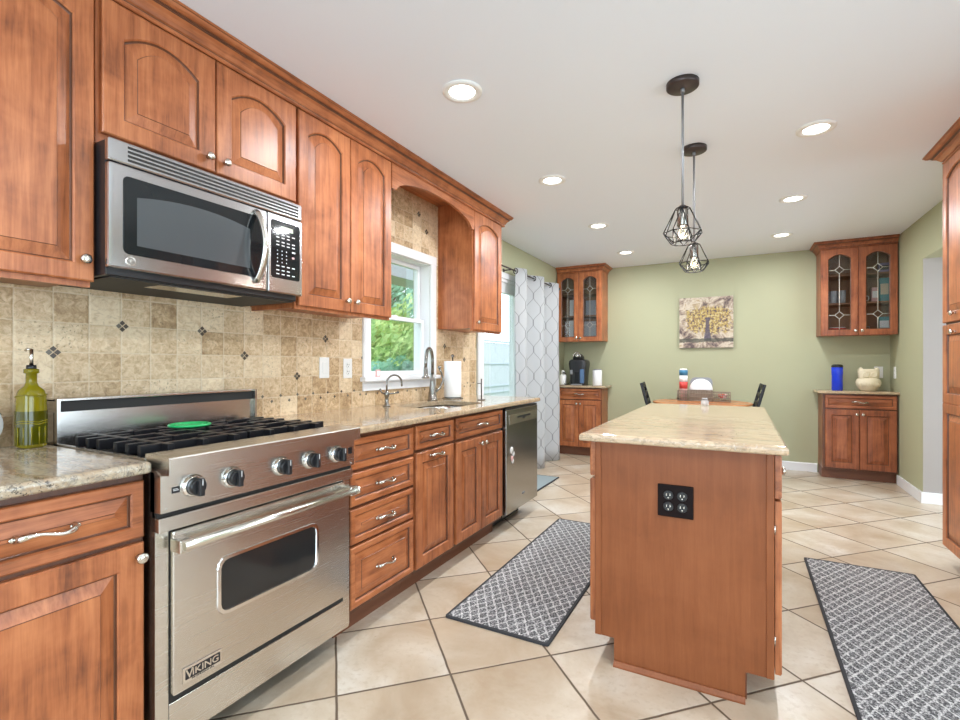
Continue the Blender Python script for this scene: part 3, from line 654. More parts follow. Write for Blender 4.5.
for gx in (.201, .563):
    for gy in (.195, .435):
        b = B(); b.lathe([(.055, .893), (.055, .900), (.045, .902), (.040, .909), (.030, .912), (.028, .918), (.001, .919)], (gx, gy, 0), 'z', 24); mk('burner', b, ENAMEL, rg)
        b = B(); hx, hy = .176, .114; z0, z1 = .908, .942; t = .010
        for sx in (-1, 1):
            b.box(gx+sx*hx*.62-t, gx+sx*hx*.62+t, gy-hy, gy+hy, z0, z1, 0, .002); b.box(gx+sx*.048, gx+sx*hx, gy-t, gy+t, z0+.001, z1-.001, 0, .002) if sx > 0 else b.box(gx-hx, gx-.048, gy-t, gy+t, z0+.001, z1-.001, 0, .002)
            b.box(gx-hx, gx+hx, gy+sx*hy*.60-t, gy+sx*hy*.60+t, z0+.0005, z1-.0005, 0, .002)
        b.box(gx-t, gx+t, gy+.045, gy+hy, z0+.0015, z1-.0005, 0, .002); b.box(gx-t, gx+t, gy-hy, gy-.045, z0+.0015, z1-.0005, 0, .002)
        for sx in (-1, 1):
            for sy in (-1, 1): b.box(gx+sx*hx*.62-.01, gx+sx*hx*.62+.01, gy+sy*hy*.9-.01, gy+sy*hy*.9+.01, .893, z0+.004)
        mk('grate', b, IRON, rg)
b = B(); b.tube([(.068*math.cos(2*PI*i/40), .068*math.sin(2*PI*i/40), .006) for i in range(40)], (.006, .005), 8, closed=True); b.tube([(.045*math.cos(2*PI*i/32), .045*math.sin(2*PI*i/32), .005) for i in range(32)], .004, 8, closed=True)
for i in range(8): a = PI*i/4; b.tube([(.045*math.cos(a), .045*math.sin(a), .005), (.068*math.cos(a), .068*math.sin(a), .005)], .004, 6)
b.cyl((0, 0, .002), .043, .003)
o = mk('silicone_trivet', b, GREENS, None, (-1.885, 1.135, .9425)); tag(o, 'round green silicone trivet lying on the rear left grate', 'trivet')

# ---------------------------------------------------------------- microwave over the range
mw = thing('microwave', 'stainless over-the-range microwave with dark window and keypad', 'microwave', (-1.74, .781, 1.484), R9)
MWW, MH = .753, .404
b = B(); b.box(.004, MWW-.012, .0, .378, -.022, MH-.001, 0, .004); mk('casing', b, BLKP, mw)
b = B(); b.box(.0, MWW, -.024, .001, MH-.072, MH, 0, .006)
for i in range(4): b.box(.055, MWW-.022, -.0248, -.0238, MH-.060+i*.0135, MH-.0525+i*.0135, 1)
mk('vent_grille', b, [STB, BLACKG], mw)
b = B(); b.box(.0, .572, -.026, .001, .0, MH-.075, 0, .007); dr = mk('microwave_door', b, STB, mw)
b = B(); b.loops([L(rrect(.040, .555, .048, .296, .018, 4), -.0262), L(rrect(.042, .553, .050, .294, .017, 4), -.0275)]); mk('door_glass', b, BLKGL, dr)
b = B(); top = [(.490-.41*i/12, .235+.024*(1-((i-6)/6)**2)) for i in range(13)]; P = [(.080, .080), (.490, .080)]+top
b.loops([L(P, -.0276), L(P, -.0280)]); mk('door_screen', b, GREYGL, dr)
b = B(); P = [(.518, -.028-.056*math.sin(PI*i/20)**.8, .030+.285*i/20) for i in range(21)]; b.tube(P, [(.013, .009)]*21, 12); mk('door_handle', b, NICKEL, dr)
b = B(); b.lathe([(.0150, -.0262), (.0150, -.0285), (.0135, -.0290), (.012, -.0286)], (.062, 0, .027), 'y', 24); b.lathe([(.0115, -.0262), (.0115, -.0287)], (.062, 0, .027), 'y', 24, 1)
for sx, sz in ((-1, 1), (1, 1)): b.tube([(.062+sx*(.002+.004*math.cos(a)), -.0290, .027+.001+.0055*math.sin(a)) for a in [k*PI/5 for k in range(9)]], .0008, 6, mi=0)
mk('round_emblem', b, [NICKEL, STB], dr)
b = B(); b.box(.575, MWW, -.026, .001, .0, MH-.075, 0, .005); cp = mk('control_panel', b, STB, mw)
b = B(); b.loops([L(rrect(.588, .738, .062, .304, .012, 4), -.0262), L(rrect(.589, .737, .063, .303, .012, 4), -.0272)]); b.box(.640, .700, -.0276, -.0270, .266, .284, 1)
rows = [(.245, 4), (.232, 3), (.214, 4), (.200, 4), (.112, 4), (.094, 3), (.078, 4)]
for z, n_ in rows:
    for i in range(n_): b.box(.614+i*.027, .629+i*.027, -.0275, -.0270, z, z+.0045, 2)
for rr_ in range(4):
    for i in range(3): b.box(.618+i*.023, .622+i*.023, -.0275, -.0270, .128+rr_*.016, .133+rr_*.016, 2)
b.box(.695, .712, -.0275, -.0270, .180, .186, 2); b.box(.695, .708, -.0275, -.0270, .155, .163, 3); mk('keypad', b, [BLKGL, LCD, TEXTW, PINKP], mw)
b = B(); b.box(.02, MWW-.02, .01, .36, -.026, -.0222, 0); b.box(.18, .50, .03, .13, -.0275, -.026, 1); mk('underside_vent', b, [BLACKG, STX], mw)

# ---------------------------------------------------------------- dishwasher
dwr = thing('dishwasher', 'stainless dishwasher with pocket handle at the end of the sink counter', 'dishwasher', (-1.468, 3.088, 0), R9)
DW = .612
b = B(); b.box(.0, DW, .005, .58, .10, .872); b.box(.02, DW-.07, .12, .5, .0, .10, 0); mk('tub_casing', b, BLKP, dwr)
b = B(); b.box(.012, DW-.004, -.022, .004, .118, .858, 0, .004); b.box(.012, DW-.004, -.016, .004, .8585, .872, 1); dd = mk('dishwasher_door', b, [steel('dishwasher_steel', (.40, .385, .36), .22), BLKP], dwr)
b = B(); b.box(.055, DW-.02, -.0245, -.0225, .752, .822, 0, .001); b.box(.20, .45, -.0252, -.0240, .788, .802, 1); b.box(.30, .345, -.0256, -.0242, .776, .790, 1); mk('pocket_handle', b, [NICKEL, BLKP], dd)
b = B(); b.tube([(.30, -.0225, .205), (.31, -.0225, .222), (.322, -.0225, .205), (.33, -.0225, .22), (.345, -.0225, .208)], .003, 6); mk('script_emblem', b, GREYD, dd)
for dx, dz, m_, s_ in ((.105, .575, PINKP, 1), (.125, .55, BLKP, .7), (.112, .515, TEXTW, 1), (.128, .495, REDP, .6)): pass
mg = B()
for dx, dz, mi, s_ in ((.100, .565, 0, .026), (.118, .552, 1, .013), (.128, .535, 0, .020), (.108, .505, 2, .020), (.118, .485, 0, .018)):
    mg.lathe([(s_, -.0222), (s_*.95, -.026), (s_*.3, -.027)], (dx, 0, dz), 'y', 9, mi)
mo = mk('fridge_magnet', mg, [TEXTW, BLKP, PINKP], None, (-1.468, 3.088, 0), (0, 0, R9)); tag(mo, 'small white and pink magnet stuck on the dishwasher door', 'magnet')

# ---------------------------------------------------------------- faucets and things along the sink counter
fc = thing('kitchen_faucet', 'tall brushed nickel gooseneck faucet with side lever behind the sink', 'faucet', (-2.02, 3.03, .914))
b = B(); b.lathe([(.038, 0), (.038, .006), (.034, .012), (.026, .07), (.018, .14), (.014, .20)], (0, 0, 0)); mk('faucet_base', b, BRUSHN, fc)
b = B(); P = [(0, 0, .195), (0, 0, .30)]+[(.0225-.0225*math.cos(a), -.075+.075*math.cos(a), .30+.085*math.sin(a)) for a in [PI*k/12 for k in range(1, 12)]]+[(.045, -.152, .29), (.045, -.155, .235)]
b.tube(P, [.0125]*len(P), 12); mk('spout', b, BRUSHN, fc)
b = B(); b.lathe([(.013, .25), (.016, .235), (.017, .19), (.028, .178), (.028, .170), (.02, .168)], (.045, -.156, 0), 'z', 18); mk('spray_head', b, BRUSHN, fc)
b = B(); b.tube([(0, .02, .05), (.02, .07, .09), (.03, .105, .15), (.02, .09, .21), (.02, .07, .235)], [.009, .009, .008, .008, .009], 10); b.ball((.02, .066, .245), .013); mk('lever', b, BRUSHN, fc)
sf = thing('filter_faucet', 'small curved filtered-water faucet left of the sink', 'faucet', (-1.99, 2.46, .914))
b = B(); b.lathe([(.024, 0), (.024, .006), (.014, .014), (.012, .06), (.016, .066), (.016, .09), (.008, .10)], (0, 0, 0)); mk('faucet_base', b, BRUSHN, sf)
b = B(); P = [(0, 0, .09), (0, 0, .14)]+[(.022-.022*math.cos(a), .05-.05*math.cos(a), .145+.055*math.sin(a)) for a in [PI*k/12 for k in range(1, 13)]]+[(.044, .10, .125)]
b.tube(P, .006, 10); mk('spout', b, BRUSHN, sf)
b = B(); b.tube([(0, 0, .078), (.02, .05, .082), (.03, .085, .086)], [.006, .005, .006], 8); b.tube([(0, 0, .075), (-.01, -.04, .09), (-.012, -.05, .115)], [.006, .005, .006], 8); mk('lever', b, BRUSHN, sf)
pt = thing('paper_towel_holder', 'nickel paper towel stand on the sink counter right of the faucet', 'towel holder', (-1.99, 3.27, .914))
b = B(); b.lathe([(.082, 0), (.082, .006), (.074, .010), (.012, .012)], (0, 0, 0)); b.cyl((0, 0, .010), .006, .315); b.ball((0, 0, .335), .014); mk('stand', b, BRUSHN, pt)
b = B(); b.lathe([(.066, .927), (.068, .93), (.068, 1.205), (.066, 1.208), (.020, 1.208), (.020, .927), (.066, .927)], (0, 0, 0), 'z', 32, caps=False); o = mk('paper_towel_roll', b, PAPER, None, (-1.99, 3.27, 0)); tag(o, 'white paper towel roll on the stand beside the faucet', 'paper towel')
b = B(); b.cyl((0, 0, 0), .03, .005); b.cyl((0, 0, .005), .0045, .155); b.tube([(0, 0, .125), (-.012, -.04, .125)], .003, 6); o = mk('upright_post_holder', b, BRONZE, None, (-1.715, 3.235, .9145)); tag(o, 'thin upright metal post holder near the end of the sink counter', 'holder')
# wall plates on the backsplash
def plate(name, label, loc, rz, kind, mats=(WHITE, BLKP)):
    r = thing(name, label, 'outlet' if kind != 'sw' else 'light switch', loc, rz)
    b = B(); b.box(-.037, .037, -.006, 0, -.06, .06, 0, .003); mk('cover_plate', b, mats[0], r)
    if kind == 'sw': b = B(); b.box(-.016, .016, -.009, -.006, -.033, .033, 0, .002); mk('rocker', b, mats[0], r)
    else:
        for z in (-.021, .021):
            b = B(); b.lathe([(.017, -.006), (.016, -.0085)], (0, 0, z), 'y', 20, 0); b.box(-.0075, -.005, -.0090, -.0080, z-.002, z+.007, 1); b.box(.005, .0075, -.0090, -.0080, z-.002, z+.007, 1); b.box(-.0025, .0025, -.0090, -.0080, z-.012, z-.008, 1); mk('receptacle', b, mats, r)
    return r
plate('light_switch', 'white rocker switch on the tile backsplash, left of the white outlet', (LW+.008, 2.056, 1.163), R9, 'sw')
plate('wall_outlet', 'white outlet on the tile backsplash just left of the window', (LW+.008, 2.246, 1.158), R9, 'out')
plate('wall_outlet', 'white outlet on the back wall behind the owl jar', (1.285, YB, 1.10), 0, 'out')
plate('wall_outlet', 'white outlet on the right wall beside the buffet counter', (RX, 6.27, 1.10), -R9, 'out')
# oil bottle
ob = thing('oil_bottle', 'green-yellow embossed glass oil bottle beside the range', 'bottle', (-2.02, .703, .9145), .2)
def sq(r_, z, n=28):
    out = []
    for i in range(n): a = 2*PI*i/n; k = 1/max(abs(math.cos(a)), abs(math.sin(a)))**.55; out.append((r_*k*math.cos(a), r_*k*math.sin(a), z))
    return out
b = B(); b.loops([sq(.030, 0), sq(.034, .006), sq(.034, .135), sq(.033, .142), sq(.034, .150), sq(.033, .156), sq(.0335, .165), sq(.028, .185), sq(.016, .198), sq(.0125, .21), sq(.0125, .238), sq(.017, .240), sq(.017, .252), sq(.012, .254)], smooth=True)
for z in (.075, .082, .165): b.tube([(p[0]*1.02, p[1]*1.02, z+.006*math.sin(3*i/28*PI)) for i, p in enumerate(sq(.034, z))], .0018, 6, closed=True)
for k in range(12):
    a = PI*2*k/12; b.tube([(.037*math.cos(a), .037*math.sin(a), .01), (.037*math.cos(a), .037*math.sin(a), .068)], .002, 6)
mk('bottle_glass', b, OLIVE, ob)
b = B(); b.loops([sq(.0352, .012), sq(.0352, .118)], smooth=True, cap0=False, cap1=False); mk('oil_filling', b, OIL, ob)
b = B(); b.lathe([(.012, .252), (.0135, .256), (.012, .266)], (0, 0, 0), 'z', 18, 1); b.cyl((0, 0, .262), .0055, .055, n=14); b.tube([(0, 0, .315), (-.012, -.004, .318), (-.018, -.006, .312)], .004, 8); mk('pourer', b, [NICKEL, BLKP], ob)
b = B(); b.lathe([(.001, .0), (.06, .003), (.075, .012), (.076, .016), (.05, .008), (.001, .006)], (0, 0, 0), 'x', 36); o = mk('white_plate', b, WHITE, None, (-2.085, .575, .992), (0, -.14, 0)); tag(o, 'white round plate leaning on the backsplash at the left edge', 'plate')
b = B(); b.box(0, .01, -.02, .02, 0, .048, 0, .001); b.box(.01, .0108, -.014, .014, .008, .040, 1); o = mk('small_card', b, [PINKP, TEXTW], None, (LW+.030, 2.50, WZ0+.0005)); tag(o, 'tiny reddish card standing on the window sill', 'card')

# ---------------------------------------------------------------- curtain and rod
b = B(); CY0, CY1 = 4.52, 5.86; nU = 200; amp = .072; rows_ = 14; ls = []
uvs = []; arc = 0; pv = None; base = []
for i in range(nU+1):
    t = i/nU; y = CY0+.06+t*(CY1-CY0-.06); ph = 2*PI*t*2.5
    x = -2.035+amp*math.sin(ph)*(1.0)
    if pv: arc += math.hypot(x-pv[0], y-pv[1])
    pv = (x, y); base.append((x, y, arc))
uvl = b.bm.loops.layers.uv.new('UVMap')
grid = []
for j in range(rows_+1):
    z = .012+j/rows_*(2.180-.012); k = 1+.12*math.sin(j*.6)
    grid.append([b.bm.verts.new((-2.035+(x+2.035)*(1.15-.25*j/rows_), y+.01*math.sin(j*.7+x*20), z)) for x, y, a in base])
for j in range(rows_):
    for i in range(nU):
        f = b.face([grid[j][i], grid[j][i+1], grid[j+1][i+1], grid[j+1][i]], 0, True)
        for lp, (ii, jj) in zip(f.loops, ((i, j), (i+1, j), (i+1, j+1), (i, j+1))): lp[uvl].uv = (base[ii][2], .012+jj/rows_*2.168)
ct = thing('patterned_curtain', 'white grommet curtain with grey ogee lattice at the patio door', 'curtain', (0, 0, 0))
o = mk('curtain_cloth', b, CURT, ct); so = o.modifiers.new('s', 'SOLIDIFY'); so.thickness = .002
for k in range(5):
    y = CY0+.06+(k/5)*(CY1-CY0-.06)+.001
    if k == 0: y += .01
    b = B(); b.tube([(-2.035, y+.024*math.cos(a)*.25, 2.145+.026*math.sin(a)) if False else (-2.035+.024*math.cos(a), y, 2.145+.026*math.sin(a)) for a in [2*PI*q/20 for q in range(20)]], .005, 6, closed=True); mk('grommet', b, BRONZE, ct)
cr = thing('curtain_rod', 'dark curtain rod above the patio door', 'curtain rod', (-2.035, 0, 2.145))
b = B(); b.tube([(0, 3.85, 0), (0, 5.93, 0)], .008, 12); b.ball((0, 5.945, 0), .02); b.ball((0, 3.84, 0), .02); mk('rod', b, BRONZE, cr)
for y in (4.50, 5.90): b = B(); b.tube([(-.094, y, 0), (-.006, y, 0)], .006, 8); b.lathe([(.02, -.095), (.018, -.088)], (0, y, 0), 'x', 16); mk('bracket', b, BRONZE, cr)

# ---------------------------------------------------------------- back wall buffets
def glass_cab(name, label, x0, x1, wd, rsh):
    y = 6.14; r = thing(name, label, 'cabinet', (x0, y, 0)); w = x1-x0
    body(r, w, YB-y-.001, 1.485, CH-.002, 0, wd, open_=[1.80, 2.09]); b = B(); b.box(.0185, w-.0185, -.0, .02, 2.362, CH-.021); b.box(w/2-.02, w/2+.02, .0, .02, 1.504, 2.362); mk('face_rail', b, wd, r)
    z0, z1 = 1.478, 2.368
    for s in (0, 1):
        a, c = (.004, w/2-.002) if s == 0 else (w/2+.002, w-.004); dw_ = c-a
        b = B(); panel_front(b, dw_, 0, z1-z0, .058, .045, raised=False); d = mk('door', b, [wd, GL], r, (a, 0, z0))
        P = outline(dw_, 0, z1-z0, .058, .001, .045); b = B(); b.loops([L(P, -.009), L(P, -.006)]); mk('glass_pane', b, CGLASS, d)
        b = B(); q = .0028; cx = dw_/2; H = z1-z0; za, zb = H*.235, H*.755; e = .038
        rail = .058
        b.tube([(cx, -.012, rail), (cx, -.012, za-e)], q, 6); b.tube([(cx, -.012, za+e), (cx, -.012, zb-e)], q, 6); b.tube([(cx, -.012, zb+e), (cx, -.012, H-rail)], q, 6)
        for zc in (za, zb):
            b.tube([(rail, -.012, zc), (cx-e, -.012, zc)], q, 6); b.tube([(cx+e, -.012, zc), (dw_-rail, -.012, zc)], q, 6)
            D = [(cx-e, -.012, zc), (cx, -.012, zc+e), (cx+e, -.012, zc), (cx, -.012, zc-e)]
            for i in range(4): b.tube([D[i], D[(i+1) % 4]], q, 6)
        mk('leaded_came', b, LEAD, d); knob(d, dw_-.025 if s == 0 else .025, .045, mat=NICKEL)
    return r
def buffet(name, label, x0, x1, wd, wdh):
    y = 6.14; r = thing(name, label, 'cabinet', (x0, y, 0)); w = x1-x0
    body(r, w, YB-y-.002, 0, .883, .105, wd); drawer(r, .02, w-.012, .735, .868, wdh, rail=.026)
    door(r, .02, w/2-.002, .122, .722, 0, (w/2-.022-.022, .555), .055, wd, knm=NICKEL); door(r, w/2+.003, w-.012, .122, .722, 0, (.022, .555), .055, wd, knm=NICKEL)
    return r
def cslab(label, x0, x1, m):
    b = B(); slab(b, [(x0, 6.095), (x1, 6.095), (x1, YB-.001), (x0, YB-.001)], .884, .912); o = mk('granite_countertop', b, m); return tag(o, label, 'countertop')
glass_cab('glass_wall_cabinet', 'leaded glass wall cabinet in the left back corner above the coffee maker', -2.122, -1.535, W, 0)
glass_cab('glass_wall_cabinet', 'leaded glass wall cabinet with drinking glasses in the right back corner', .745, 1.372, WD, 0)
crown('crown_molding', 'crown molding on the left back corner glass cabinet', [(-2.122, 6.14), (-1.535, 6.14), (-1.535, YB-.003)], cprof(.062, 2.372, CH-.001, .0), W)
crown('crown_molding', 'crown molding on the right back corner glass cabinet', [(.745, YB-.003), (.745, 6.14), (1.372, 6.14)], cprof(.062, 2.372, CH-.001, .0), WD)
buffet('base_cabinet', 'small maple base cabinet under the coffee maker by the curtain', -2.122, -1.535, W, WH)
buffet('base_cabinet', 'small reddish maple base cabinet under the owl jar', .762, 1.372, WD, WDH)
cslab('granite top of the coffee station in the left back corner', -2.128, -1.485, GRL); cslab('granite top under the owl jar and blue tumbler', .712, 1.378, GRL)
# coffee station
cm = thing('coffee_maker', 'black single-serve coffee maker with a rounded chrome top handle', 'coffee maker', (-1.862, 6.25, .9125))
b = B(); b.loops([[(x, y, z) for x, y in rrect(-w_, w_, -.10, .13, .04, 4)] for w_, z in ((.092, 0), (.095, .01), (.098, .10), (.106, .20), (.120, .28), (.114, .315), (.085, .335))], smooth=True); b.box(-.03, .03, -.104, -.098, .03, .17, 1, .002); mk('housing', b, [BLKP, BLKGL], cm)
b = B(); b.loops([[(x, y, z) for x, y in rrect(-w_, w_, -.09, .06, .03, 4)] for w_, z in ((.064, .335), (.060, .37), (.035, .405))], smooth=True); mk('brew_head', b, BLKP, cm)
b = B(); b.tube([(-.045+.045*(1-math.cos(a)), -.095, 0.372+.052*math.sin(a)) for a in [PI*k/10 for k in range(11)]], .008, 8); b.ball((0, -.09, .385), .028, (1, .5, .8)); mk('lift_handle', b, CHROME, cm)
b = B(); b.box(.045, .098, -.106, -.10, .03, .21, 0, .01); mk('water_tank', b, plain('tank_blue_grey', (.10, .18, .32), .1), cm)
b = B(); b.box(-.09, -.055, -.106, -.10, .14, .20, 0, .004); mk('button_panel', b, GREYD, cm)
b = B(); b.box(-.07, .07, -.15, -.09, 0, .018, 0, .006); mk('drip_tray', b, GREYD, cm)
cn = thing('canister', 'white paper towel style canister right of the coffee maker', 'canister', (-1.625, 6.27, .9125)); cn.scale = (1.15, 1.15, 1.13)
b = B(); b.lathe([(.050, 0), (.052, .004), (.052, .168), (.050, .172)], (0, 0, 0), n=28); mk('jar_body', b, PAPER, cn); b = B(); b.lathe([(.046, .172), (.046, .184), (.012, .188)], (0, 0, 0), n=24); mk('lid', b, GREYD, cn)
cn = thing('creamer_jug', 'small white jug with a black spout left of the coffee maker', 'jug', (-2.065, 6.20, .9125))
b = B(); b.lathe([(.042, 0), (.046, .01), (.046, .12), (.036, .135)], (0, 0, 0), n=24); mk('jar_body', b, WHITE, cn); b = B(); b.lathe([(.022, .135), (.022, .185), (.012, .192)], (0, 0, 0), n=18); mk('pump_neck', b, WHITE, cn)
b = B(); b.tube([(.0, -.01, .165), (.03, -.03, .162), (.048, -.035, .15)], .009, 8); mk('spout', b, BLKP, cn)
b = B(); b.tube([(-2.025, 6.15, .93), (-2.012, 6.12, .935), (-2.01, 6.12, .925), (-2.012, 6.15, .919), (-2.014, 6.24, .919), (-2.018, 6.36, .95), (-2.02, 6.45, 1.06)], .005, 8); o = mk('power_cord', b, BLKP); tag(o, 'black power cord curling behind the white jug', 'cord')
# owl jar and blue tumbler
bt = B(); bt.lathe([(.040, 0), (.044, .006), (.043, .13), (.046, .16), (.046, .208), (.043, .214)], (0, 0, 0), n=28); r = thing('blue_tumbler', 'cobalt blue glass tumbler on the right buffet counter', 'tumbler', (.905, 6.27, .9125)); r.scale = (1.12, 1.12, 1.13); mk('cup_body', bt, COBALT, r)
b = B(); b.lathe([(.045, .212), (.047, .216), (.044, .232), (.03, .240)], (0, 0, 0), n=28); mk('lid', b, BLKGL, r)
ow = thing('owl_jar', 'cream ceramic owl-shaped jar on the right buffet counter', 'jar', (1.165, 6.27, .9125))
b = B(); b.lathe([(.062, 0), (.068, .006), (.085, .025), (.103, .06), (.106, .085), (.098, .115), (.082, .132)], (0, 0, 0), n=36)
for i in range(9):
    a = -PI/2+(i-4)*.22; b.tube([(.1*math.cos(a), .1*math.sin(a), .045), (.108*math.cos(a), .108*math.sin(a), .085)], .004, 6)
mk('owl_body', b, CERAM, ow)
b = B(); b.loops([[(x*k, y*k*.8, z) for x, y in rrect(-.08, .08, -.08, .08, .045, 5)] for k, z in ((1.02, .124), (1.06, .14), (1.07, .20), (1.04, .222), (.7, .224))], smooth=True)
for s in (-1, 1):
    b.loops([[(s*.064+x*k, -.01+y*k, z) for x, y in rrect(-.02, .02, -.035, .035, .012, 3)] for k, z in ((1, .214), (.7, .232), (.15, .242))], smooth=True)
    b.lathe([(.028, -.064), (.030, -.070), (.018, -.072), (.016, -.070), (.008, -.074)], (s*.033, 0, .165), 'y', 20)
b.loops([[(x*k, y, .150+z*k) for x, z in ((-.01, .01), (.01, .01), (0, -.016))] for k, y in ((1, -.064), (.3, -.082))]); mk('owl_head_lid', b, CERAM, ow)

# contents of the glass cabinets
def drink(x, y, z, h, label):
    b = B(); b.lathe([(.024, 0), (.028, .004), (.033, h), (.031, h), (.026, .01), (.001, .008)], (0, 0, 0), n=20); o = mk('drinking_glass', b, TUMBLER, None, (x, y, z)); return tag(o, label, 'glass', 'drinking glasses in the right glass cabinet')
GLB = 'clear drinking glass on the middle shelf behind the left door of the right cabinet'
for x, y in ((.805, 6.24), (.875, 6.26), (.945, 6.24), (.84, 6.35), (.91, 6.36)): drink(x, y, 1.8165, .135, GLB)
def bowl(x, y, z, r_, mat, name, label, cat):
    b = B(); b.lathe([(r_*.45, 0), (r_*.5, .004), (r_*.9, r_*.55), (r_, r_*.75), (r_*.94, r_*.75), (r_*.4, .012), (.001, .01)], (0, 0, 0), n=28); o = mk(name, b, mat, None, (x, y, z)); return tag(o, label, cat)
bowl(.905, 6.26, 1.5035, .078, REDP, 'red_bowl', 'red bowl on the bottom shelf of the right glass cabinet', 'bowl')
bowl(.905, 6.26, 1.5160, .070, WHITE, 'white_bowl', 'white bowl nested in the red bowl in the right glass cabinet', 'bowl')
def boxy(name, label, cat, x, y, z, w_, d_, h, m1, m2):
    r = thing(name, label, cat, (x, y, z)); b = B(); b.box(-w_/2, w_/2, -d_/2, d_/2, 0, h, 0, .003); mk('carton', b, m1, r); b = B(); b.box(-w_/2+.006, w_/2-.006, -d_/2-.0015, -d_/2, h*.3, h*.75, 0); mk('label_panel', b, m2, r)
boxy('tea_box', 'teal box on the bottom shelf at the right of the right glass cabinet', 'box', 1.285, 6.27, 1.5035, .085, .08, .16, TEAL, PAPER)
boxy('snack_box', 'lilac box on the top shelf of the right glass cabinet', 'box', 1.285, 6.27, 2.1065, .08, .07, .10, LILAC, BLKP)
boxy('tall_carton', 'tall teal and cream carton on the middle shelf of the right cabinet', 'box', 1.288, 6.27, 1.8165, .075, .07, .24, TEAL, CERAM)
boxy('pink_carton', 'pink carton beside the tall teal carton on the middle shelf', 'box', 1.215, 6.28, 1.8165, .055, .06, .15, PINKP, PAPER)
def mug(x, y, z, m, label):
    r = thing('mug', label, 'mug', (x, y, z)); b = B(); b.lathe([(.034, 0), (.038, .004), (.038, .085), (.035, .085), (.034, .01), (.001, .008)], (0, 0, 0), n=24); mk('cup_body', b, m, r)
    b = B(); b.tube([(.036, 0, .07), (.06, 0, .065), (.064, 0, .04), (.055, 0, .022), (.036, 0, .02)], .005, 8); mk('handle', b, m, r)
mug(1.105, 6.27, 1.8165, WHITE, 'white mug low on the middle shelf of the right cabinet, behind the right door'); mug(1.11, 6.26, 1.5035, GREYD, 'grey mug on the bottom shelf of the right glass cabinet')
bowl(1.105, 6.38, 1.8165, .06, BLUEP, 'blue_bowl', 'blue bowl behind the white mug in the right cabinet', 'bowl')
b = B(); b.box(-.15, .15, 0, .012, 0, .46, 0, .004); o = mk('serving_tray', b, PAPER, None, (-1.78, 6.36, 1.5035), (-.12, 0, 0)); tag(o, 'tall white serving tray standing inside the left glass cabinet', 'tray') if False else None
bpy.data.objects.remove(o)
b = B(); b.box(-.075, .075, -.05, .05, 0, .26, 0, .006); o = mk('white_bin', b, PAPER, None, (-1.925, 6.30, 1.5035)); tag(o, 'tall white bin behind the left door of the left glass cabinet', 'bin')
b = B(); b.box(-.10, .10, -.06, .06, 0, .24, 0, .006); o = mk('grey_bin', b, plain('pale_grey_plastic', (.42, .44, .46), .4), None, (-1.69, 6.30, 1.5035)); tag(o, 'grey bin behind the right door of the left glass cabinet', 'bin')
b = B(); b.box(-.08, .08, -.05, .05, 0, .22, 0, .006); o = mk('white_box', b, PAPER, None, (-1.91, 6.30, 1.8165)); tag(o, 'white box on the middle shelf of the left glass cabinet', 'box')
b = B(); b.box(-.085, .085, -.05, .05, 0, .20, 0, .006); o = mk('grey_box', b, plain('soft_grey_card', (.36, .37, .40), .6), None, (-1.69, 6.30, 1.8165)); tag(o, 'grey box on the middle shelf of the left glass cabinet', 'box')
# painting
b = B(); b.box(-.295, .295, 0, .03, -.305, .305, 1, .002); 
for f in b.bm.faces:
    if all(v.co.y < .003 for v in f.verts): f.material_index = 0
o = mk('canvas_painting', b, [ART, ARTS], None, (-.358, YB-.032, 1.688)); tag(o, 'square canvas painting of a yellow-leaved tree on the green wall', 'painting')

# ---------------------------------------------------------------- dining table, chairs and table things
tb = thing('dining_table', 'round orange-brown dining table behind the island', 'table', (-.375, 5.90, 0)); tb.scale = (1.13, 1.13, 1.012)
b = B(); b.lathe([(.41, .735), (.445, .742), (.445, .757), (.440, .760)], (0, 0, 0), n=56); mk('tabletop', b, TABLEW, tb)
b = B(); b.lathe([(.05, .10), (.07, .16), (.045, .30), (.06, .45), (.04, .60), (.12, .735)], (0, 0, 0), n=24); mk('pedestal', b, CHAIRB, tb)
for k in range(4): a = PI/4+k*PI/2; b = B(); b.tube([(.03*math.cos(a), .03*math.sin(a), .14), (.2*math.cos(a), .2*math.sin(a), .10), (.36*math.cos(a), .36*math.sin(a), .022)], [.03, .026, .02], 10); mk('leg', b, CHAIRB, tb)
ch = thing('dining_chair', 'black slat-back chair at the left side of the dining table', 'chair', (-.705, 5.86, 0), .09)
b = B(); b.box(-.20, .22, -.21, .21, .435, .46, 0, .008); mk('seat', b, CHAIRB, ch)
for sy in (-1, 1):
    b = B(); b.tube([(.20, sy*.19, .0), (.19, sy*.185, .436)], [.014, .02], 10); mk('leg', b, CHAIRB, ch)
    b = B(); b.tube([(-.21, sy*.19, .0), (-.19, sy*.19, .436)], [.014, .019], 10); mk('leg', b, CHAIRB, ch)
b = B()
for sy in (-1, 1): b.tube([(-.19, sy*.19, .44), (-.20, sy*.19, .66), (-.285, sy*.19, .975)], [.018, .017, .015], 10)
for z, x in ((.94, -.276), (.85, -.252), (.76, -.228), (.66, -.203), (.56, -.197)): b.box(x-.009, x+.009, -.19, .19, z-.025, z+.03, 0, .004)
mk('backrest', b, CHAIRB, ch)
for sy in (): b = B(); b.tube([(-.205, sy*.205, .70), (.0, sy*.225, .705), (.16, sy*.215, .70), (.185, sy*.20, .68), (.19, sy*.19, .46)], .013, 8); mk('armrest', b, CHAIRB, ch)
c2 = copy_tree(ch); c2.location = (-.065, 5.92, 0); c2.rotation_euler = (0, 0, PI+.05); c2['label'] = 'black slat-back chair at the right side of the dining table'
for c in (ch, c2): c['group'] = 'chairs at the dining table'
TY = 6.04; TZ = .7697
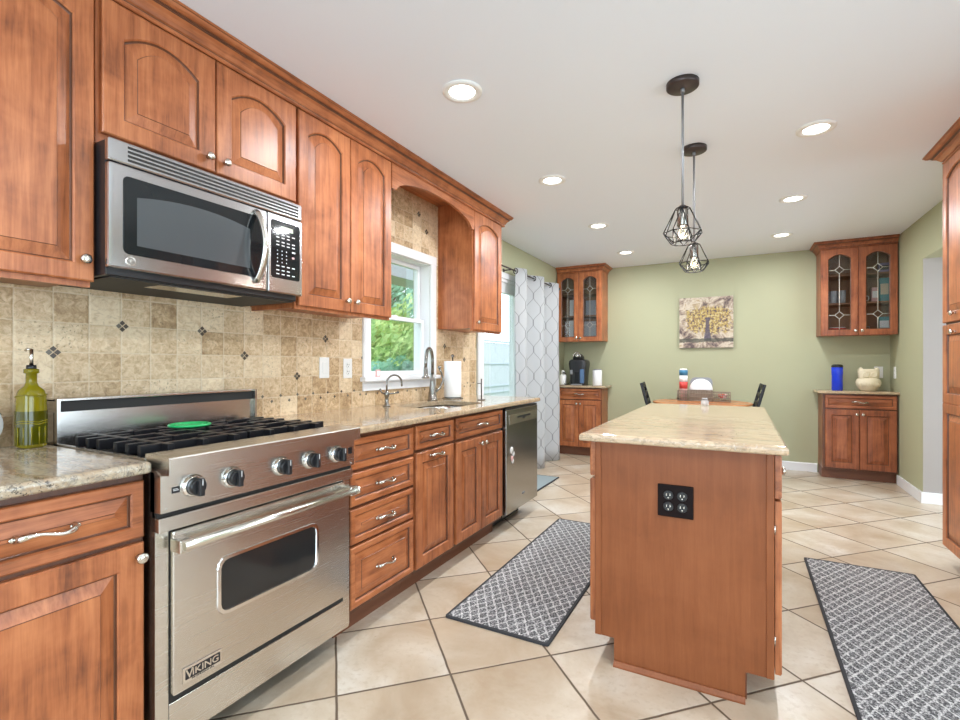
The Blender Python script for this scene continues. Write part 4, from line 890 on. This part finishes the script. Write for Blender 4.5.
cd = thing('table_caddy', 'low woven grey caddy on the dining table holding cups and plates', 'caddy', (-.365, TY, TZ)); cd.scale = (1.08, 1.08, 1.08)
def bin_(x0, x1, y0, y1, h, solid=False):
    b = B(); b.box(x0, x1, y0, y1, 0, .004)
    if solid: b.box(x0+.003, x1-.003, y0+.004, y0+.012, .004, h-.004)
    for z in (.006, h*.35, h*.68, h): b.tube([(x0, y0, z), (x1, y0, z), (x1, y1, z), (x0, y1, z)], .004, 6, closed=True)
    nx = max(2, round((x1-x0)/.016)); ny = 7
    for i in range(nx+1):
        for y in (y0, y1): b.tube([(x0+(x1-x0)*i/nx, y, 0), (x0+(x1-x0)*i/nx, y, h)], .0028, 5)
    for i in range(1, ny):
        for x in (x0, x1): b.tube([(x, y0+(y1-y0)*i/ny, 0), (x, y0+(y1-y0)*i/ny, h)], .0028, 5)
    mk('bin', b, WIRE, cd)
bin_(-.245, -.135, -.05, .06, .105); bin_(-.128, .088, -.05, .06, .115, True); bin_(.095, .255, -.05, .06, .095)
b = B(); b.loops([L(rrect(-.128, .088, .0, .245, .05, 6), .062), L(rrect(-.128, .088, .0, .245, .05, 6), .067)]); mk('back_panel', b, GREYD, cd)
b = B(); b.lathe([(.034, 0), (.036, .12), (.038, .125)], (0, 0, 0), n=24, mi=2); b.lathe([(.037, .125), (.038, .20)], (0, 0, 0), n=24, mi=1); b.lathe([(.0375, .20), (.0375, .27)], (0, 0, 0), n=24, mi=0); b.lathe([(.038, .27), (.039, .325), (.034, .33)], (0, 0, 0), n=24, mi=3); b.lathe([(.034, .33), (.030, .345), (.001, .347)], (0, 0, 0), n=24, mi=0)
o = mk('cup_stack', b, [PAPER, REDP, PINKP, BLUEP], None, (-.365-.205, TY+.005, TZ+.006)); tag(o, 'tall stack of blue, white and red paper cups in the caddy', 'cups'); o.scale = (1.2, 1.2, 1.04)
b = B(); b.lathe([(.070, .0), (.112, .012), (.115, .018), (.108, .020), (.068, .010), (.001, .008)], (0, 0, 0), 'y', 40); o = mk('paper_plate', b, PAPER, None, (-.387, TY-.0, TZ+.1285)); tag(o, 'white paper plate standing upright in the caddy', 'plate'); o.scale = (1.06, 1, 1.06)
b = B()
for i, (x, z) in enumerate(((0, 0), (.03, 0), (.015, .024), (.045, .02), (-.02, .018))): b.ball((x, 0, .017+z), .017, mi=i % 2)
o = mk('red_packets', b, [REDP, PINKP], None, (-.365+.19, TY+.005, TZ+.03)); tag(o, 'red and pink sweetener packets in the right bin of the caddy', 'packets')
gj = thing('glass_shaker', 'small grey glass shaker on the far edge of the island', 'shaker', (-.20, 3.50, .9145))
b = B(); b.lathe([(.022, 0), (.025, .004), (.024, .028), (.018, .034)], (0, 0, 0), n=20); mk('jar_body', b, TUMBLER, gj); b = B(); b.lathe([(.019, .034), (.019, .044), (.014, .048)], (0, 0, 0), n=20); mk('lid', b, GREYD, gj)

# ---------------------------------------------------------------- island
il = thing('kitchen_island', 'maple kitchen island with a plain end panel and dark outlet', 'island', (0, 0, 0))
IX0, IX1, IY0, IY1 = -.508, .103, 1.937, 3.48
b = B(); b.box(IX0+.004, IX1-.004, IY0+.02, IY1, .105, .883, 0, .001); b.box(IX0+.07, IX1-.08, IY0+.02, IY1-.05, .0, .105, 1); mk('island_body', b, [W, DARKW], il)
b = B(); b.prism([(IX0, .105), (-.436, .105), (-.436, 0), (.018, 0), (.018, .105), (IX1, .105), (IX1, .883), (IX0, .883)], IY0, IY0+.019, 'xz'); mk('end_panel', b, WI, il)
for xa in (IX0-.002, IX1-.022): b = B(); b.box(xa, xa+.024, IY0-.006, IY0-.0002, .106, .882, 0, .002); mk('corner_strip', b, WI, il)
b = B(); b.prism([(-.0, 0), (-.016, 0), (-.016, .006), (-.006, .020), (0, .020)], -.436, .018, 'yz'); mk('shoe_molding', b, WI, il, (0, IY0-.0005, 0))
for k in range(3):                                               # fronts on the right (+x) and left (-x) sides
    y0 = IY0+.012+k*.512; w_ = .500
    rr2 = bpy.data.objects.new('side', None); 
    def sfront(nm, side, z0, z1, rail, kn=None):
        b = B(); panel_front(b, w_, 0, z1-z0, rail)
        if side > 0: loc, rot = (IX1+.005, y0, z0), PI/2
        else: loc, rot = (IX0-.007, y0+w_, z0), -PI/2
        d = mk(nm, b, [WH if nm == 'drawer' else W, GL], il, loc, (0, 0, rot))
        if kn: knob(d, *kn)
        return d
    sfront('drawer', 1, .722, .868, .03, (w_/2, .05)); sfront('door', 1, .118, .712, .055, (.03 if k % 2 else w_-.03, .53))
    sfront('drawer', -1, .735, .868, .03, (w_/2, .065)); sfront('door', -1, .150, .722, .055, (.03, .5))
    bpy.data.objects.remove(rr2)
for z in (.22, .60): b = B(); b.cyl((IX1+.0035, IY0+.008, z), .0035, .03, n=10); mk('hinge', b, NICKEL, il)
b = B(); slab(b, [(-.555, 1.862), (.142, 1.862), (.142, 3.545), (-.555, 3.545)], .884, .914, .014); o = mk('granite_countertop', b, GRI); tag(o, 'cream and tan veined granite top of the island', 'countertop')
po = thing('island_outlet', 'dark bronze double outlet plate on the island end panel', 'outlet', (-.210, IY0-.0005, .674))
b = B(); b.box(-.062, .062, -.007, 0, -.060, .060, 0, .003); mk('cover_plate', b, DBR, po)
for x in (-.024, .024):
    for z in (-.021, .021):
        b = B(); b.lathe([(.0175, -.007), (.0165, -.0100)], (x, 0, z), 'y', 20, 0); b.box(x-.0075, x-.005, -.0105, -.0095, z-.002, z+.007, 1); b.box(x+.005, x+.0075, -.0105, -.0095, z-.002, z+.007, 1); b.cyl((x, -.0095, z-.009), .0025, -.001, 'y', 8, 1); mk('receptacle', b, [BLKP, NICKEL], po)

# ---------------------------------------------------------------- pantry on the right
pn = thing('pantry_cabinet', 'tall maple pantry cabinet at the right edge with arched upper door', 'cabinet', (1.08, 3.842, 0), -R9)
PW = 1.1
body(pn, PW, .635, 0, CH-.002, .105, W)
door(pn, .012, .44, 1.425, 2.362, .04, (.43-.23, .045), .055); door(pn, .012, .44, .116, 1.412, 0, (.43-.23, 1.25), .055, split=.84)
door(pn, .446, .874, 1.425, 2.362, .04, (.03, .045), .055); door(pn, .446, .874, .116, 1.412, 0, (.03, 1.25), .055, split=.84)
crown('crown_molding', 'crown molding on top of the tall pantry at the right edge', [(1.715, 3.842), (1.08, 3.842), (1.08, 2.744)], cprof(.085, 2.372, CH-.001, .0), WY)

# ---------------------------------------------------------------- rugs
def rug(label, x0, x1, y0, y1, rz=0, m=RUG):
    cx, cy = (x0+x1)/2, (y0+y1)/2; w_, d_ = (x1-x0)/2, (y1-y0)/2; r = thing('runner_rug', label, 'rug', (cx, cy, .0005), rz)
    b = B(); P = rrect(-w_+.012, w_-.012, -d_+.012, d_-.012, .006, 2); b.prism(P, 0, .009, 'xy'); mk('pile', b, m, r)
    b = B(); A = rrect(-w_, w_, -d_, d_, .012, 4); Q = rrect(-w_+.012, w_-.012, -d_+.012, d_-.012, .006, 4)
    LL = lambda p, z: [(x, y, z) for x, y in p]
    b.loops([LL(A, 0), LL(A, .009), LL(Q, .0105), LL(Q, .0)], cap0=False, cap1=False); mk('binding', b, RUGB, r); return r
rug('grey trellis runner between the sink cabinets and island', -1.215, -.705, 1.925, 3.55)
rug('grey trellis runner on the right side of the island', .345, .865, 1.30, 3.54)
rug('small pale blue-grey mat by the patio door beyond the dishwasher', -2.05, -1.655, 4.02, 4.86, 0, MATC)

# ---------------------------------------------------------------- ceiling lights and pendants
def can(x, y, label):
    r = thing('recessed_light', label, 'ceiling light', (x, y, CH), 0, 'recessed ceiling lights')
    b = B(); b.lathe([(.093, 0), (.092, -.006), (.080, -.010), (.062, -.007), (.060, -.002)], (0, 0, 0), n=40, caps=False); mk('trim_ring', b, WHITE, r)
    b = B(); b.lathe([(.060, -.004), (.045, -.0045), (.001, -.0048)], (0, 0, 0), n=32); mk('lens', b, LENS, r)
    l = area('can_light', (x, y, CH-.013), (0, 0, 0), .11, .11, CAN_W, (.94, .965, 1), 'DISK')
left_l = ['recessed light nearest the camera, above the wall cabinets run', 'second recessed light from the camera in the left ceiling row', 'third recessed light from the camera in the left ceiling row', 'farthest recessed light of the left ceiling row near the back wall']
for y, l in zip((1.95, 3.18, 4.42, 5.62), left_l): can(-1.135, y, l)
for y, l in zip((3.15, 4.40, 5.58), ['nearest recessed light of the right ceiling row, right of the pendants', 'middle recessed light of the right ceiling row', 'farthest recessed light of the right ceiling row by the right glass cabinet']): can(.362, y, l)
for x, y in ((-1.135, -.6), (.362, 1.25), (.362, -.6)):
    can(x, y, 'recessed light behind the camera, out of view')
def pendant(x, y, label):
    r = thing('cage_pendant', label, 'pendant light', (x, y, CH), 0, 'cage pendants over the island')
    b = B(); b.lathe([(.069, 0), (.069, -.020), (.064, -.024), (.010, -.026)], (0, 0, 0), n=36); mk('canopy', b, BRONZE, r)
    b = B(); b.cyl((0, 0, -.57), .0055, .55, n=12); b.cyl((0, 0, -.045), .009, .022, n=12); mk('rod', b, GREYD, r)
    b = B(); b.lathe([(.012, -.552), (.022, -.560), (.022, -.568)], (0, 0, 0), n=20, mi=0); b.lathe([(.021, -.568), (.024, -.575), (.024, -.640), (.020, -.648)], (0, 0, 0), n=24, mi=1); mk('socket', b, [BRONZE, BRUSHN], r)
    b = B(); b.lathe([(.012, -.645), (.016, -.660), (.028, -.684), (.029, -.694), (.022, -.708), (.001, -.715)], (0, 0, 0), n=20); bl = mk('bulb', b, BULB, r)
    b = B(); b.tube([(-.008, 0, -.66), (-.010, 0, -.70), (0, .006, -.68), (.010, 0, -.70), (.008, 0, -.66)], .0012, 6); mk('filament', b, FIL, bl)
    b = B(); n = 8; q = .0026; T = [(.030*math.cos(2*PI*i/n), .030*math.sin(2*PI*i/n), -.566) for i in range(n)]
    Mi = [(.084*math.cos(2*PI*(i+.5)/n), .084*math.sin(2*PI*(i+.5)/n), -.676) for i in range(n)]
    Bo = [(.048*math.cos(2*PI*i/n), .048*math.sin(2*PI*i/n), -.722) for i in range(n)]
    for i in range(n):
        j = (i+1) % n; b.tube([T[i], T[j]], q, 6); b.tube([Mi[i], Mi[j]], q, 6); b.tube([Bo[i], Bo[j]], q, 6)
        if i % 2 == 0: b.tube([T[i], Mi[i]], q, 6); b.tube([T[i], Mi[i-1]], q, 6)
        b.tube([Mi[i], Bo[j]], q, 6); b.tube([Mi[i], Bo[i]], q, 6)
    mk('wire_cage', b, IRON, r)
    pl = bpy.data.lights.new('bulb_ceiling_fill', 'POINT'); pl.energy = 2.5; pl.color = (1, .93, .84); pl.shadow_soft_size = .03; lo = bpy.data.objects.new('bulb_ceiling_fill', pl); col.objects.link(lo); lo.location = (x, y, CH-.70)  # point lamp added at the bulb to brighten the ceiling
pendant(-.226, 2.36, 'bronze wire cage pendant hanging nearer the camera'); pendant(-.235, 3.10, 'bronze wire cage pendant hanging farther from the camera, lower in view')
